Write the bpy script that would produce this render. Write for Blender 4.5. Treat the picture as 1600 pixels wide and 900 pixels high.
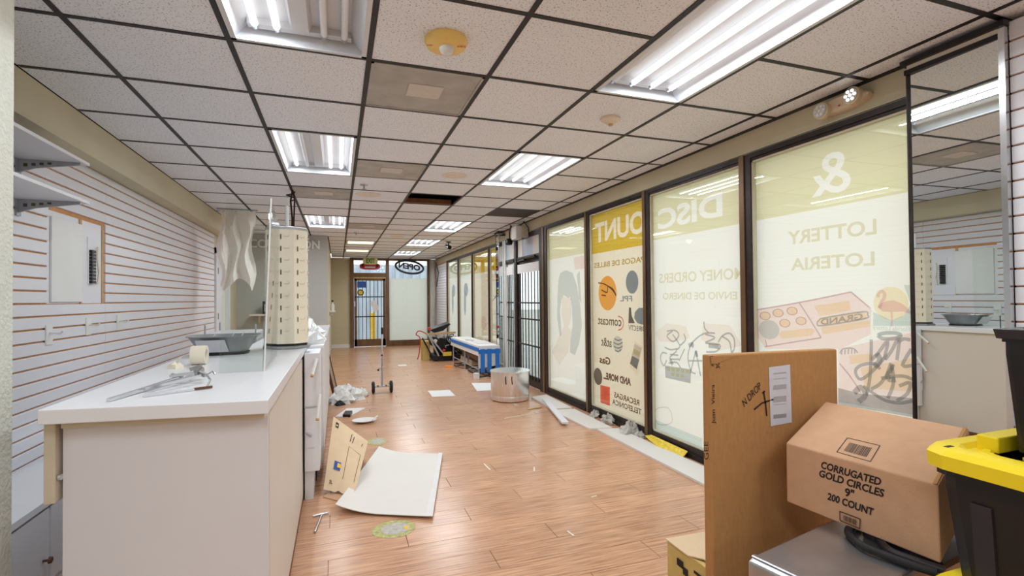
import bpy, math, random
from mathutils import Vector, Matrix
random.seed(7)
S = bpy.context.scene
for o in list(bpy.data.objects): bpy.data.objects.remove(o)
COL = S.collection
R = math.radians

# ------------------------------------------------------------------ camera
FPX, YAW, PITCH, ROLL, CY, CZ = 777.74, R(19.305), R(.8334), R(-.5304), 454.71, 1.343
def _axes():
    f = Vector((math.sin(YAW), math.cos(YAW), 0)); r = Vector((math.cos(YAW), -math.sin(YAW), 0)); z = Vector((0, 0, 1))
    F = f*math.cos(PITCH) + z*math.sin(PITCH); U = -f*math.sin(PITCH) + z*math.cos(PITCH)
    return r*math.cos(ROLL) + U*math.sin(ROLL), -r*math.sin(ROLL) + U*math.cos(ROLL), F
CR, CU, CF = _axes()
cam_d = bpy.data.cameras.new('camera'); cam = bpy.data.objects.new('camera', cam_d); COL.objects.link(cam)
cam_d.sensor_width = 36; cam_d.lens = FPX/1600*36; cam_d.shift_y = (CY-450)/1600
cam_d.clip_start = .05; cam_d.clip_end = 200
m3 = Matrix((CR, CU, -CF)).transposed()
cam.matrix_world = Matrix.Translation((0, 0, CZ)) @ m3.to_4x4()
S.camera = cam
def ray(x, y): return CR*((x-800)/FPX) + CU*((CY-y)/FPX) + CF
def onX(x, y, X):
    d = ray(x, y); p = d*(X/d.x); p.z += CZ; return p
def onY(x, y, Y):
    d = ray(x, y); p = d*(Y/d.y); p.z += CZ; return p
def onZ(x, y, Z=0):
    d = ray(x, y); p = d*((Z-CZ)/d.z); p.z += CZ; return p

# ------------------------------------------------------------------ world, exposure
W = bpy.data.worlds.new('sky'); S.world = W; W.use_nodes = True
W.node_tree.nodes['Background'].inputs[0].default_value = (.93, .97, 1, 1)
W.node_tree.nodes['Background'].inputs[1].default_value = .86
S.view_settings.view_transform = 'Standard'; S.view_settings.look = 'None'
S.view_settings.gamma = 1; S.view_settings.use_curve_mapping = False
S.view_settings.exposure = 1.15
TUBE = .85           # radiance of a lit fluorescent tube
TUBE_W = 2.75         # watts sent down by each lit tube

# ------------------------------------------------------------------ materials
def lin(v): v /= 255; return v/12.92 if v <= .04045 else ((v+.055)/1.055)**2.4
def rgb(r, g, b): return (lin(r), lin(g), lin(b), 1)
MATS = {}
def P(name, col, rough=.5, metal=0, var=0, scale=8, stretch=(1, 1, 1), bump=0, bscale=60, spec=.5, coat=0, rnd=0):
    m = bpy.data.materials.new(name); m.use_nodes = True; MATS[name] = m
    t = m.node_tree; b = t.nodes['Principled BSDF']; N = t.nodes.new; L = t.links.new
    c = rgb(*col)
    b.inputs['Base Color'].default_value = c; b.inputs['Roughness'].default_value = rough
    b.inputs['Metallic'].default_value = metal; b.inputs['Specular IOR Level'].default_value = spec
    b.inputs['Coat Weight'].default_value = coat
    geo = N('ShaderNodeNewGeometry'); mp = N('ShaderNodeMapping'); L(geo.outputs['Position'], mp.inputs[0]); mp.inputs['Scale'].default_value = stretch
    if var:
        n = N('ShaderNodeTexNoise'); n.inputs['Scale'].default_value = scale; n.inputs['Detail'].default_value = 5; L(mp.outputs[0], n.inputs['Vector'])
        r = N('ShaderNodeMapRange'); r.inputs['From Min'].default_value = .3; r.inputs['From Max'].default_value = .7
        r.inputs['To Min'].default_value = 1-var; r.inputs['To Max'].default_value = 1+var; L(n.outputs['Fac'], r.inputs['Value'])
        mul = N('ShaderNodeVectorMath'); mul.operation = 'SCALE'; mul.inputs[0].default_value = c[:3]
        last = r.outputs[0]
        if rnd:
            oi = N('ShaderNodeObjectInfo'); r2 = N('ShaderNodeMapRange'); r2.inputs['To Min'].default_value = 1-rnd; r2.inputs['To Max'].default_value = 1+rnd
            L(oi.outputs['Random'], r2.inputs['Value']); k = N('ShaderNodeMath'); k.operation = 'MULTIPLY'; L(last, k.inputs[0]); L(r2.outputs[0], k.inputs[1]); last = k.outputs[0]
        L(last, mul.inputs['Scale']); L(mul.outputs[0], b.inputs['Base Color'])
    if bump:
        n2 = N('ShaderNodeTexNoise'); n2.inputs['Scale'].default_value = bscale; n2.inputs['Detail'].default_value = 3; L(mp.outputs[0], n2.inputs['Vector'])
        bp = N('ShaderNodeBump'); bp.inputs['Strength'].default_value = bump; bp.inputs['Distance'].default_value = .01
        L(n2.outputs['Fac'], bp.inputs['Height']); L(bp.outputs[0], b.inputs['Normal'])
    return m
def simple(name, build):
    m = bpy.data.materials.new(name); m.use_nodes = True; t = m.node_tree; t.nodes.clear()
    o = t.nodes.new('ShaderNodeOutputMaterial'); t.links.new(build(t), o.inputs[0]); MATS[name] = m; return m
def emit(name, col, s):
    def f(t):
        e = t.nodes.new('ShaderNodeEmission'); e.inputs[0].default_value = rgb(*col); e.inputs[1].default_value = s; return e.outputs[0]
    return simple(name, f)
def filt(name, col):            # printed ink on a back-lit film: a colour filter
    def f(t):
        e = t.nodes.new('ShaderNodeBsdfTransparent'); e.inputs[0].default_value = rgb(*col); return e.outputs[0]
    return simple(name, f)
def film(name, col, dif=.25):
    def f(t):
        N = t.nodes.new; a = N('ShaderNodeBsdfTranslucent'); d = N('ShaderNodeBsdfDiffuse'); mx = N('ShaderNodeMixShader')
        a.inputs[0].default_value = rgb(*col); d.inputs[0].default_value = rgb(*col); mx.inputs[0].default_value = dif
        t.links.new(a.outputs[0], mx.inputs[1]); t.links.new(d.outputs[0], mx.inputs[2]); return mx.outputs[0]
    return simple(name, f)
def glass(name, tint=(250, 255, 252), f0=.045, rough=0.0):
    def f(t):
        N = t.nodes.new; L = t.links.new; a = N('ShaderNodeBsdfTransparent'); g = N('ShaderNodeBsdfGlossy'); lw = N('ShaderNodeLayerWeight'); mx = N('ShaderNodeMixShader')
        lw.inputs[0].default_value = .5; pw = N('ShaderNodeMath'); pw.operation = 'POWER'; pw.inputs[1].default_value = 5; L(lw.outputs['Facing'], pw.inputs[0])
        ma = N('ShaderNodeMath'); ma.operation = 'MULTIPLY_ADD'; ma.inputs[1].default_value = 1-f0; ma.inputs[2].default_value = f0; L(pw.outputs[0], ma.inputs[0])
        a.inputs[0].default_value = rgb(*tint); g.inputs['Roughness'].default_value = rough
        L(ma.outputs[0], mx.inputs[0]); L(a.outputs[0], mx.inputs[1]); L(g.outputs[0], mx.inputs[2]); return mx.outputs[0]
    return simple(name, f)

P('white_lam', (226, 226, 230), .45, var=.015, scale=3)
P('slat_white', (226, 226, 232), .45, var=.012, scale=3)
P('slat_core', (204, 148, 98), .8, var=.1, scale=30)
P('cream_lam', (222, 213, 204), .5, var=.015, scale=3)
P('counter_top', (232, 233, 237), .3, var=.012, scale=4)
P('tan_edge', (206, 196, 172), .6, var=.05, scale=9)
P('beige_wall', (205, 197, 170), .8, var=.05, scale=2.5, bump=.15, bscale=90)
P('stucco', (206, 207, 196), .9, var=.04, scale=30, bump=.6, bscale=70)
P('grey_wall', (186, 188, 184), .8, var=.02, scale=2)
P('khaki_wall', (200, 192, 164), .8, var=.04, scale=2)
P('white_paint', (228, 228, 226), .5, var=.02, scale=6)
P('black_bar', (22, 18, 20), .5, var=.3, scale=25)
P('plenum', (14, 13, 13), .9, var=.3, scale=6)
P('bronze', (110, 82, 54), .4, metal=.35, var=.25, scale=9, stretch=(1, 1, .3))
P('bronze_dark', (44, 33, 30), .45, metal=.3, var=.4, scale=12)
P('vent_face', (180, 177, 170), .6, var=.14, scale=9, bump=.4, bscale=420)
P('vent_white', (208, 200, 190), .6, var=.04, scale=20)
P('grille_dark', (92, 86, 84), .6, var=.2, scale=40, bump=.5, bscale=300)
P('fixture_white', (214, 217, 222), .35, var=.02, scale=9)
P('tube_off', (232, 234, 236), .3, var=.01)
P('chrome', (215, 218, 222), .18, metal=1, var=.05, scale=10)
P('steel', (178, 178, 180), .32, metal=.9, var=.12, scale=9, bump=.05, bscale=30)
P('aluminium', (236, 236, 236), .3, metal=.9, var=.08, scale=8, stretch=(6, 6, .6))
P('grey_metal', (172, 175, 181), .4, metal=.35, var=.1, scale=14)
P('pan_grey', (150, 153, 156), .35, metal=.3, var=.15, scale=14)
P('black_plastic', (16, 15, 18), .35, var=.15, scale=9)
P('dark_plastic', (40, 36, 44), .42, var=.1, scale=9)
P('rubber', (26, 26, 28), .7, var=.2, scale=20)
P('yellow_lid', (246, 219, 30), .4, var=.03, scale=9)
P('cardboard', (178, 130, 78), .85, var=.07, scale=26, stretch=(3, 3, 1), bump=.08, bscale=160)
P('cardboard_pale', (200, 158, 124), .85, var=.05, scale=20, bump=.08, bscale=150)
P('cardboard_thin', (222, 196, 162), .85, var=.04, scale=14, bump=.06, bscale=120)
P('cardboard_olive', (206, 180, 110), .85, var=.08, scale=18, bump=.08, bscale=120)
P('ink_black', (28, 22, 22), .7, var=.1)
P('ink_brown', (70, 50, 40), .7, var=.1)
P('ink_blue', (40, 84, 160), .6, var=.1)
P('ink_yellow', (240, 190, 50), .6, var=.1)
P('paper', (228, 226, 226), .7, var=.02, scale=12)
P('paper_grey', (206, 206, 214), .7, var=.03, scale=20)
P('board_white', (224, 220, 214), .6, var=.02, scale=3)
P('cloth_white', (228, 228, 226), .85, var=.03, scale=20, bump=.3, bscale=25)
P('plastic_clear', (226, 230, 230), .25, var=.03, scale=15, bump=.3, bscale=20)
P('wood_brown', (96, 62, 40), .6, var=.3, scale=10, stretch=(1, .2, 3))
P('wood_tan', (196, 160, 112), .6, var=.15, scale=14)
P('tape_blue', (28, 116, 206), .6, var=.06, scale=12)
P('red_plastic', (196, 44, 44), .4, var=.05)
P('exit_green', (52, 136, 40), .5, var=.05)
P('exit_body', (222, 222, 170), .5, var=.03)
P('navy', (30, 26, 40), .4, var=.1)
P('yellow_strobe', (240, 206, 122), .45, var=.05, scale=20)
P('detector_white', (228, 214, 196), .5, var=.03)
P('display_cream', (240, 234, 214), .5, var=.02, scale=10)
P('slot_dark', (88, 78, 58), .7, var=.1)
P('tape_cream', (236, 226, 206), .6, var=.03)
P('floor_sticker', (176, 172, 108), .5, var=.35, scale=45)
P('stain', (226, 216, 202), .9, var=.06, scale=20)
P('orange', (230, 140, 50), .5, var=.1)
P('door_white', (226, 228, 232), .45, var=.015, scale=4)
P('wood_edge', (120, 76, 44), .6, var=.15, scale=20)
P('beige_lamp', (222, 204, 176), .5, var=.03)
P('asphalt', (176, 174, 170), .9, var=.1, scale=3)
P('facade_blue', (190, 198, 214), .8, var=.12, scale=3, stretch=(6, 6, .6))
P('facade_pale', (226, 226, 230), .8, var=.06, scale=1)
P('sticker_blue', (36, 84, 170), .5, var=.35, scale=30)
P('vinyl_yellow', (226, 196, 60), .5, var=.2, scale=40)
P('debris_grey', (188, 184, 176), .9, var=.2, scale=40, bump=.5, bscale=60)
P('mirror_mat', (226, 230, 228), .01, metal=1, var=.004, scale=2)
emit('tube_on', (255, 255, 255), TUBE)
emit('tube_warm', (255, 232, 190), .9)
emit('led', (255, 255, 250), 1.2)
emit('dome_glow', (255, 240, 245), 1.2)
glass('glass_pane'); glass('plexi', (250, 253, 251), .03)
film('film_cream', (247, 234, 226)); film('film_pink', (238, 214, 192), .35); film('film_white', (244, 240, 236))
for n, c in dict(i_gold=(240, 236, 206), i_gold2=(235, 212, 92), i_text=(238, 234, 214), i_text2=(208, 186, 120), i_grey=(176, 180, 182), i_grey2=(206, 208, 208),
        i_dark=(120, 112, 108), i_brown=(120, 92, 72), i_orange=(250, 190, 92), i_blue=(156, 168, 186), i_red=(240, 120, 96), i_pink=(248, 218, 216), i_rose=(242, 196, 214),
        i_yel=(252, 232, 186), i_teal=(196, 214, 212), i_line=(196, 160, 172), i_white=(252, 252, 252), i_hair=(196, 204, 206), i_skin=(250, 234, 226), i_yel2=(244, 230, 150), i_sky=(206, 226, 226), i_slate=(160, 166, 178)).items():
    if n in ('i_pink','i_rose','i_yel','i_teal','i_line','i_hair','i_skin','i_slate','i_yel2','i_sky','i_grey2'): c = tuple(255-(255-q)*.55 for q in c)
    if n == 'i_grey': c = (200, 203, 205)
    filt(n, c)
# ceiling tile: fissured mineral fibre
def tile_mat():
    m = P('ceiling_tile', (236, 240, 247), .9, var=.02, scale=2, bump=.25, bscale=150)
    t = m.node_tree; b = t.nodes['Principled BSDF']; src = b.inputs['Base Color'].links[0].from_socket
    g = t.nodes.new('ShaderNodeNewGeometry'); n = t.nodes.new('ShaderNodeTexNoise'); n.inputs['Scale'].default_value = 120; n.inputs['Detail'].default_value = 2
    t.links.new(g.outputs['Position'], n.inputs['Vector'])
    r = t.nodes.new('ShaderNodeMapRange'); r.inputs['From Min'].default_value = .33; r.inputs['From Max'].default_value = .41; r.inputs['To Min'].default_value = .4; r.inputs['To Max'].default_value = 1
    t.links.new(n.outputs['Fac'], r.inputs['Value']); v = t.nodes.new('ShaderNodeVectorMath'); v.operation = 'SCALE'
    t.links.new(src, v.inputs[0]); t.links.new(r.outputs[0], v.inputs['Scale']); t.links.new(v.outputs[0], b.inputs['Base Color'])
tile_mat()
def wood_mat():
    m = P('laminate', (210, 164, 130), .25, var=.16, scale=5, stretch=(.9, 14, 1), spec=.5, rnd=.07)
    t = m.node_tree; b = t.nodes['Principled BSDF']; src = b.inputs['Base Color'].links[0].from_socket
    g = t.nodes.new('ShaderNodeNewGeometry'); mp = t.nodes.new('ShaderNodeMapping'); mp.inputs['Scale'].default_value = (3, 60, 1); t.links.new(g.outputs['Position'], mp.inputs[0])
    n = t.nodes.new('ShaderNodeTexNoise'); n.inputs['Scale'].default_value = 1.5; n.inputs['Detail'].default_value = 6; t.links.new(mp.outputs[0], n.inputs['Vector'])
    cr = t.nodes.new('ShaderNodeValToRGB'); e = cr.color_ramp.elements
    e[0].position = .28; e[0].color = (.62, .5, .44, 1); e[1].position = .58; e[1].color = (1, 1, 1, 1)
    t.links.new(n.outputs['Fac'], cr.inputs[0]); v = t.nodes.new('ShaderNodeVectorMath'); v.operation = 'MULTIPLY'
    t.links.new(src, v.inputs[0]); t.links.new(cr.outputs[0], v.inputs[1]); t.links.new(v.outputs[0], b.inputs['Base Color'])
wood_mat()

# ------------------------------------------------------------------ mesh helpers
def V3(p): return Vector(p)
class MB:
    def __init__(s): s.v = []; s.f = []
    def add(s, vs, fs):
        k = len(s.v); s.v += [tuple(v) for v in vs]; s.f += [tuple(i+k for i in f) for f in fs]; return s
    def box(s, x0, y0, z0, x1, y1, z1):
        x0, x1 = sorted((x0, x1)); y0, y1 = sorted((y0, y1)); z0, z1 = sorted((z0, z1))
        return s.add([(x0,y0,z0),(x1,y0,z0),(x1,y1,z0),(x0,y1,z0),(x0,y0,z1),(x1,y0,z1),(x1,y1,z1),(x0,y1,z1)],
                     [(0,3,2,1),(4,5,6,7),(0,1,5,4),(1,2,6,5),(2,3,7,6),(3,0,4,7)])
    def hexa(s, a, b):      # bottom quad a, top quad b (both ccw from above)
        return s.add(list(a)+list(b), [(0,3,2,1),(4,5,6,7),(0,1,5,4),(1,2,6,5),(2,3,7,6),(3,0,4,7)])
    def cbox(s, x0, y0, z0, x1, y1, z1, c=.01):     # box with chamfered vertical edges and top rim
        n = []
        def ring(z, i): return [(x0+c+i,y0+i,z),(x1-c-i,y0+i,z),(x1-i,y0+c+i,z),(x1-i,y1-c-i,z),(x1-c-i,y1-i,z),(x0+c+i,y1-i,z),(x0+i,y1-c-i,z),(x0+i,y0+c+i,z)]
        return s.loft([ring(z0,0),ring(z1-c,0),ring(z1,c)])
    def loft(s, rings, cap=True, closed=True):
        n = len(rings[0]); k = len(s.v)
        for r in rings: s.v += [tuple(p) for p in r]
        for i in range(len(rings)-1):
            for j in range(n if closed else n-1):
                a = k+i*n+j; b = k+i*n+(j+1) % n; s.f.append((a, b, b+n, a+n))
        if cap:
            s.f.append(tuple(k+j for j in reversed(range(n)))); s.f.append(tuple(k+(len(rings)-1)*n+j for j in range(n)))
        return s
    def tube(s, pts, r, n=8):
        pts = [V3(p) for p in pts]; rings = []
        rr = r if isinstance(r, (list, tuple)) else [r]*len(pts)
        up = None
        for i, p in enumerate(pts):
            d = (pts[min(i+1, len(pts)-1)]-pts[max(i-1, 0)]).normalized()
            if up is None: up = d.orthogonal().normalized()
            up = (up-d*up.dot(d)).normalized() if (up-d*up.dot(d)).length > 1e-5 else d.orthogonal().normalized()
            w = d.cross(up)
            rings.append([p+(up*math.cos(2*math.pi*k/n)+w*math.sin(2*math.pi*k/n))*rr[i] for k in range(n)])
        return s.loft(rings)
    def bar(s, a, b, wx, wz):   # rectangular bar from a to b
        a, b = V3(a), V3(b); d = (b-a).normalized(); u = d.cross(Vector((0, 0, 1)))
        u = u.normalized() if u.length > 1e-4 else Vector((1, 0, 0)); w = u.cross(d).normalized(); u *= wx/2; w *= wz/2
        return s.loft([[a-u-w, a+u-w, a+u+w, a-u+w], [b-u-w, b+u-w, b+u+w, b-u+w]])
    def lathe(s, c, prof, n=24, axis='z'):
        c = V3(c); rings = []
        for r, h in prof:
            ring = []
            for k in range(n):
                a = 2*math.pi*k/n; x, y = r*math.cos(a), r*math.sin(a)
                ring.append(c+(Vector((x, y, h)) if axis == 'z' else Vector((h, x, y)) if axis == 'x' else Vector((x, -h, y))))
            rings.append(ring)
        return s.loft(rings)
    def prism(s, poly, z0, z1):
        return s.loft([[(x, y, z0) for x, y in poly], [(x, y, z1) for x, y in poly]])
    def slab(s, pts, n):        # polygon pts extruded by vector n
        n = V3(n); return s.loft([[V3(p) for p in pts], [V3(p)+n for p in pts]])
    def poly(s, pts):
        return s.add(pts, [tuple(range(len(pts)))])
    def disc(s, c, u, v, n=28, hole=0):
        c, u, v = V3(c), V3(u), V3(v)
        o = [c+u*math.cos(2*math.pi*k/n)+v*math.sin(2*math.pi*k/n) for k in range(n)]
        if not hole: return s.poly(o)
        i = [c+(p-c)*hole for p in o]; k0 = len(s.v); s.v += [tuple(p) for p in o+i]
        for k in range(n): s.f.append((k0+k, k0+(k+1) % n, k0+n+(k+1) % n, k0+n+k))
        return s
    def ribbon(s, pts, w, nrm):     # flat stroke of width w on a plane with normal nrm
        pts = [V3(p) for p in pts]; nrm = V3(nrm).normalized(); k = len(s.v)
        for i, p in enumerate(pts):
            d = (pts[min(i+1, len(pts)-1)]-pts[max(i-1, 0)]).normalized(); u = d.cross(nrm)*(w/2)
            s.v += [tuple(p-u), tuple(p+u)]
        for i in range(len(pts)-1): s.f.append((k+2*i, k+2*i+1, k+2*i+3, k+2*i+2))
        return s
    def mesh(s, name, mat, smooth=False, off=None):
        me = bpy.data.meshes.new(name); off = off or Vector((0, 0, 0))
        me.from_pydata([(a-off.x, b-off.y, c-off.z) for a, b, c in s.v], [], s.f); me.update()
        me.materials.append(MATS[mat])
        if smooth:
            for p in me.polygons: p.use_smooth = True
            try: me.set_sharp_from_angle(angle=R(40))
            except Exception: pass
        return me
    def build(s, name, mat, parent=None, smooth=False, local=False, bevel=0):
        off = Vector((0, 0, 0)); p = parent
        while p is not None and not local: off = off+p.location; p = p.parent
        o = bpy.data.objects.new(name, s.mesh(name, mat, smooth, off)); COL.objects.link(o); o.parent = parent
        if bevel:
            b = o.modifiers.new('bevel', 'BEVEL'); b.width = bevel; b.segments = 2; b.limit_method = 'ANGLE'
        return o
def B(x0, y0, z0, x1, y1, z1): return MB().box(x0, y0, z0, x1, y1, z1)
def thing(name, label, cat, loc, group=None, rz=0):
    o = bpy.data.objects.new(name, None); COL.objects.link(o); o.location = loc; o.rotation_euler = (0, 0, rz); o.empty_display_size = .05
    return tag(o, label, cat, group)
def tag(o, label, cat, group=None):
    o['label'] = label; o['category'] = cat
    if group: o['group'] = group
    return o
def struct(o): o['kind'] = 'structure'; return o
def sempty(name, loc=(0, 0, 0)):
    o = bpy.data.objects.new(name, None); COL.objects.link(o); o.location = loc; o.empty_display_size = .05; return struct(o)
def inst(name, me, parent, loc):
    o = bpy.data.objects.new(name, me); COL.objects.link(o); o.parent = parent; o.location = loc; return o
def text_mesh(body, bold=.02, spacing=1.0):
    c = bpy.data.curves.new('lettering', 'FONT'); c.body = body; c.offset = bold; c.space_character = spacing; c.resolution_u = 3
    o = bpy.data.objects.new('lettering', c); COL.objects.link(o)
    dg = bpy.context.evaluated_depsgraph_get(); me = bpy.data.meshes.new_from_object(o.evaluated_get(dg))
    vs = [v.co.copy() for v in me.vertices]; fs = [tuple(p.vertices) for p in me.polygons]
    bpy.data.objects.remove(o); bpy.data.meshes.remove(me); bpy.data.curves.remove(c)
    return vs, fs
def letters(body, O, U, Vv, bold=.02, spacing=1.0):     # text filling the parallelogram O, O+U, O+V
    vs, fs = text_mesh(body, bold, spacing); O, U, Vv = V3(O), V3(U), V3(Vv)
    x0 = min(v.x for v in vs); x1 = max(v.x for v in vs); y0 = min(v.y for v in vs); y1 = max(v.y for v in vs)
    return MB().add([O+U*((v.x-x0)/(x1-x0))+Vv*((v.y-y0)/(y1-y0)) for v in vs], fs)
def band_with_text(body, rect, tbox, plane, bold=.03):
    """flat band on X=plane with the letters cut out; rect and tbox = (Y0, z0, Y1, z1)"""
    vs, fs = text_mesh(body, bold); x0 = min(v.x for v in vs); x1 = max(v.x for v in vs); y0 = min(v.y for v in vs); y1 = max(v.y for v in vs)
    sx = (tbox[2]-tbox[0])/(x1-x0); sy = (tbox[3]-tbox[1])/(y1-y0)
    key = {}; idx = []
    for v in vs:
        k = (round(v.x, 5), round(v.y, 5)); idx.append(key.setdefault(k, len(key)))
    pts = list(key); dirs = set()
    for q in fs:
        q = [idx[i] for i in q]
        for a, b in zip(q, q[1:]+q[:1]):
            if a != b: dirs.add((a, b))
    nxt = {}
    for a, b in dirs:
        if (b, a) not in dirs: nxt.setdefault(a, []).append(b)
    loops = []
    while nxt:
        a = next(iter(nxt)); lp = [a]
        while True:
            n = nxt.get(lp[-1])
            if not n: break
            b = n.pop()
            if not n: del nxt[lp[-1]]
            if b == a: break
            lp.append(b)
        if len(lp) > 2: loops.append([(min(max(tbox[0]+(pts[i][0]-x0)*sx, rect[0]+.002), rect[2]-.002), tbox[1]+(pts[i][1]-y0)*sy) for i in lp])
    cu = bpy.data.curves.new('band', 'CURVE'); cu.dimensions = '2D'; cu.fill_mode = 'BOTH'
    for lp in loops+[[(rect[0], rect[1]), (rect[2], rect[1]), (rect[2], rect[3]), (rect[0], rect[3])]]:
        sp = cu.splines.new('POLY'); sp.points.add(len(lp)-1); sp.use_cyclic_u = True
        for i, (a, b) in enumerate(lp): sp.points[i].co = (a, b, 0, 1)
    o = bpy.data.objects.new('band', cu); COL.objects.link(o)
    dg = bpy.context.evaluated_depsgraph_get(); dg.update(); me = bpy.data.meshes.new_from_object(o.evaluated_get(dg))
    mb = MB().add([(plane, v.co.x, v.co.y) for v in me.vertices], [tuple(p.vertices) for p in me.polygons])
    bpy.data.objects.remove(o); bpy.data.meshes.remove(me); return mb

# ================================================================== STRUCTURE
ZC = 2.521; XR = 2.78; XL = -1.64; YF = 14.72; GX0, GY0, G = -1.07, 2.523, .61
# ---- floor with laminate planks
floor = struct(B(-1.9, -6, -.12, 2.95, YF+.2, -.012).build('floor', 'laminate'))
PW, PL = .19, 1.21
plank_me = {}
def plank(x0, x1, y):
    key = round(x1-x0, 2)
    if key not in plank_me:
        w = (x1-x0-.0025)/2; h = (PW-.0022)/2
        plank_me[key] = MB().loft([[(-w,-h,-.012),(w,-h,-.012),(w,h,-.012),(-w,h,-.012)], [(-w,-h,-.0012),(w,-h,-.0012),(w,h,-.0012),(-w,h,-.0012)], [(-w+.0012,-h+.0012,0),(w-.0012,-h+.0012,0),(w-.0012,h-.0012,0),(-w+.0012,h-.0012,0)]]).mesh('plank', 'laminate')
    inst('plank', plank_me[key], floor, ((x0+x1)/2, y+PW/2, 0))
y = 2.0; k = 0
while y < YF-.02:
    left = -1.66 if y < 9.7 else -.16
    x = left + [.40, .81, 1.21][k % 3]; a = left
    while a < XR-.01:
        b = min(x, XR)
        if XR-b < .25: b = XR
        plank(round(a, 3), round(b, 3), y); a = b; x = b+PL
    y += PW; k += 1
MB().box(-1.66, -5.9, -.012, XR, 2.0, 0).build('plank_field', 'laminate', floor)['kind'] = 'stuff'

# ---- ceiling: plenum, tiles, tee grid
ceil = struct(B(-1.9, -6, ZC+.13, 2.95, YF+.2, ZC+.2).build('ceiling', 'plenum'))
LIGHTS = [(1, -2), (4, -2), (1, 2), (4, 2), (1, 8), (4, 8), (4, 12), (4, 16), (1, -6), (4, -6), (1, -10), (4, -10)]  # last four are unseen, added behind the camera to brighten the counter front
VENTS = [(2, 0), (2, 3), (1, 5), (2, 9)]; WARM = [(2, 13), (2, 16)]; GRILLE = (5, 6); MISSING = (3, 5)
taken = {(c, r+d) for c, r in LIGHTS for d in (0, 1)} | set(VENTS) | set(WARM) | {GRILLE, MISSING}
xs = [-1.505]+[GX0+G*i for i in range(7)]+[XR]
tile_me = {}
for j in range(-13, 20):
    y0 = GY0+G*j; y1 = min(y0+G, YF)
    for i in range(8):
        c = i-1
        if (c, j) in taken or (xs[i+1] < -.1 and y0 > 9.7): continue
        x0 = xs[i]; x1 = xs[i+1]
        if y0 > 9.7 and x0 < -.16: x0 = -.16
        key = (round(x1-x0, 2), round(y1-y0, 2))
        if key not in tile_me:
            w, h = (x1-x0)/2-.006, (y1-y0)/2-.006
            tile_me[key] = MB().box(-w, -h, .004, w, h, .022).mesh('ceiling_tile', 'ceiling_tile')
        o = inst('ceiling_tile', tile_me[key], ceil, ((x0+x1)/2, (y0+y1)/2, ZC+random.uniform(-.0006, .0008)))
for i in range(7):
    x = GX0+G*i; ye = 9.75 if x < -.16 else YF
    MB().box(x-.0125, -5.4, ZC, x+.0125, ye, ZC+.004).box(x-.002, -5.4, ZC+.004, x+.002, ye, ZC+.04).build('main_runner', 'black_bar', ceil)
for j in range(-4, 20):
    yy = GY0+G*j
    for i in range(8):
        x0, x1 = xs[i], xs[i+1]
        if yy > 9.75:
            if x1 < -.1: continue
            x0 = max(x0, -.16)
        if any(c == i-1 and r+1 == j for c, r in LIGHTS): continue
        key = ('tee', round(x1-x0, 2))
        if key not in tile_me:
            w = (x1-x0)/2-.0125; tile_me[key] = MB().box(-w, -.0125, .0005, w, .0125, .0035).mesh('cross_tee', 'black_bar')
        inst('cross_tee', tile_me[key], ceil, ((x0+x1)/2, yy, ZC))
B(XR-.035, 1.7, ZC-.002, XR, 14.7, ZC+.004).build('wall_angle', 'black_bar', ceil)
# exposed deck edge and rubble seen in the open bay
x0, y0 = GX0+G*MISSING[0], GY0+G*MISSING[1]
MB().box(x0+.02, y0+G-.06, ZC+.006, x0+G-.02, y0+G-.012, ZC+.06).build('torn_tile_edge', 'wood_edge', ceil)

# ---- left wall: backing, soffit, slat boards
wl = struct(B(-1.9, -6, 0, -1.652, 8.02, ZC+.1).build('wall_left', 'slat_core'))
struct(B(-1.9, -6, 2.29, -1.505, 9.75, ZC).build('trim_1', 'beige_wall'))
slat_me = {}
CUT = (3.74, 4.49, 1.335, 1.905)
def slat(y0, y1, z0, z1, parent, X, face=1, key0=''):
    key = (round(y1-y0, 3), round(z1-z0, 3), face)
    if key not in slat_me:
        l, h, t = (y1-y0)/2-.0008, (z1-z0)/2, .02
        a, b = (0, t-.003) if face > 0 else (0, -(t-.003)); c = t*face
        slat_me[key] = MB().loft([[(a,-l,-h),(a,l,-h),(a,l,h),(a,-l,h)], [(b,-l,-h),(b,l,-h),(b,l,h),(b,-l,h)], [(c,-l+.001,-h+.003),(c,l-.001,-h+.003),(c,l-.001,h-.003),(c,-l+.001,h-.003)]]).mesh('slat', 'slat_white')
    inst('slat', slat_me[key], parent, (X, (y0+y1)/2, (z0+z1)/2))
SP = .0745; grooves = [1.335+SP*n for n in range(-12, 13)]
edges = grooves+[2.29]
for a, b in ((1.9, 4.52), (4.52, 6.95), (6.95, 8.01)):
    for n in range(len(edges)-1):
        z0, z1 = edges[n]+.0052, edges[n+1]-.0052
        if a == 1.9 and z1 > CUT[2]+.01 and z0 < CUT[3]-.01:
            slat(a, CUT[0], z0, z1, wl, -1.66)
        else: slat(a, b, z0, z1, wl, -1.66)
MB().box(-1.665, 1.9, .02, -1.645, 8.01, .437).build('lower_panel', 'slat_white', wl)
wb = struct(B(-1.9, 8.97, 0, -1.66, 9.75, ZC).build('wall_left_rear', 'beige_wall'))
struct(B(-1.9, 8.02, 2.06, -1.66, 8.97, ZC).build('wall_left_lintel', 'beige_wall'))
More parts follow.
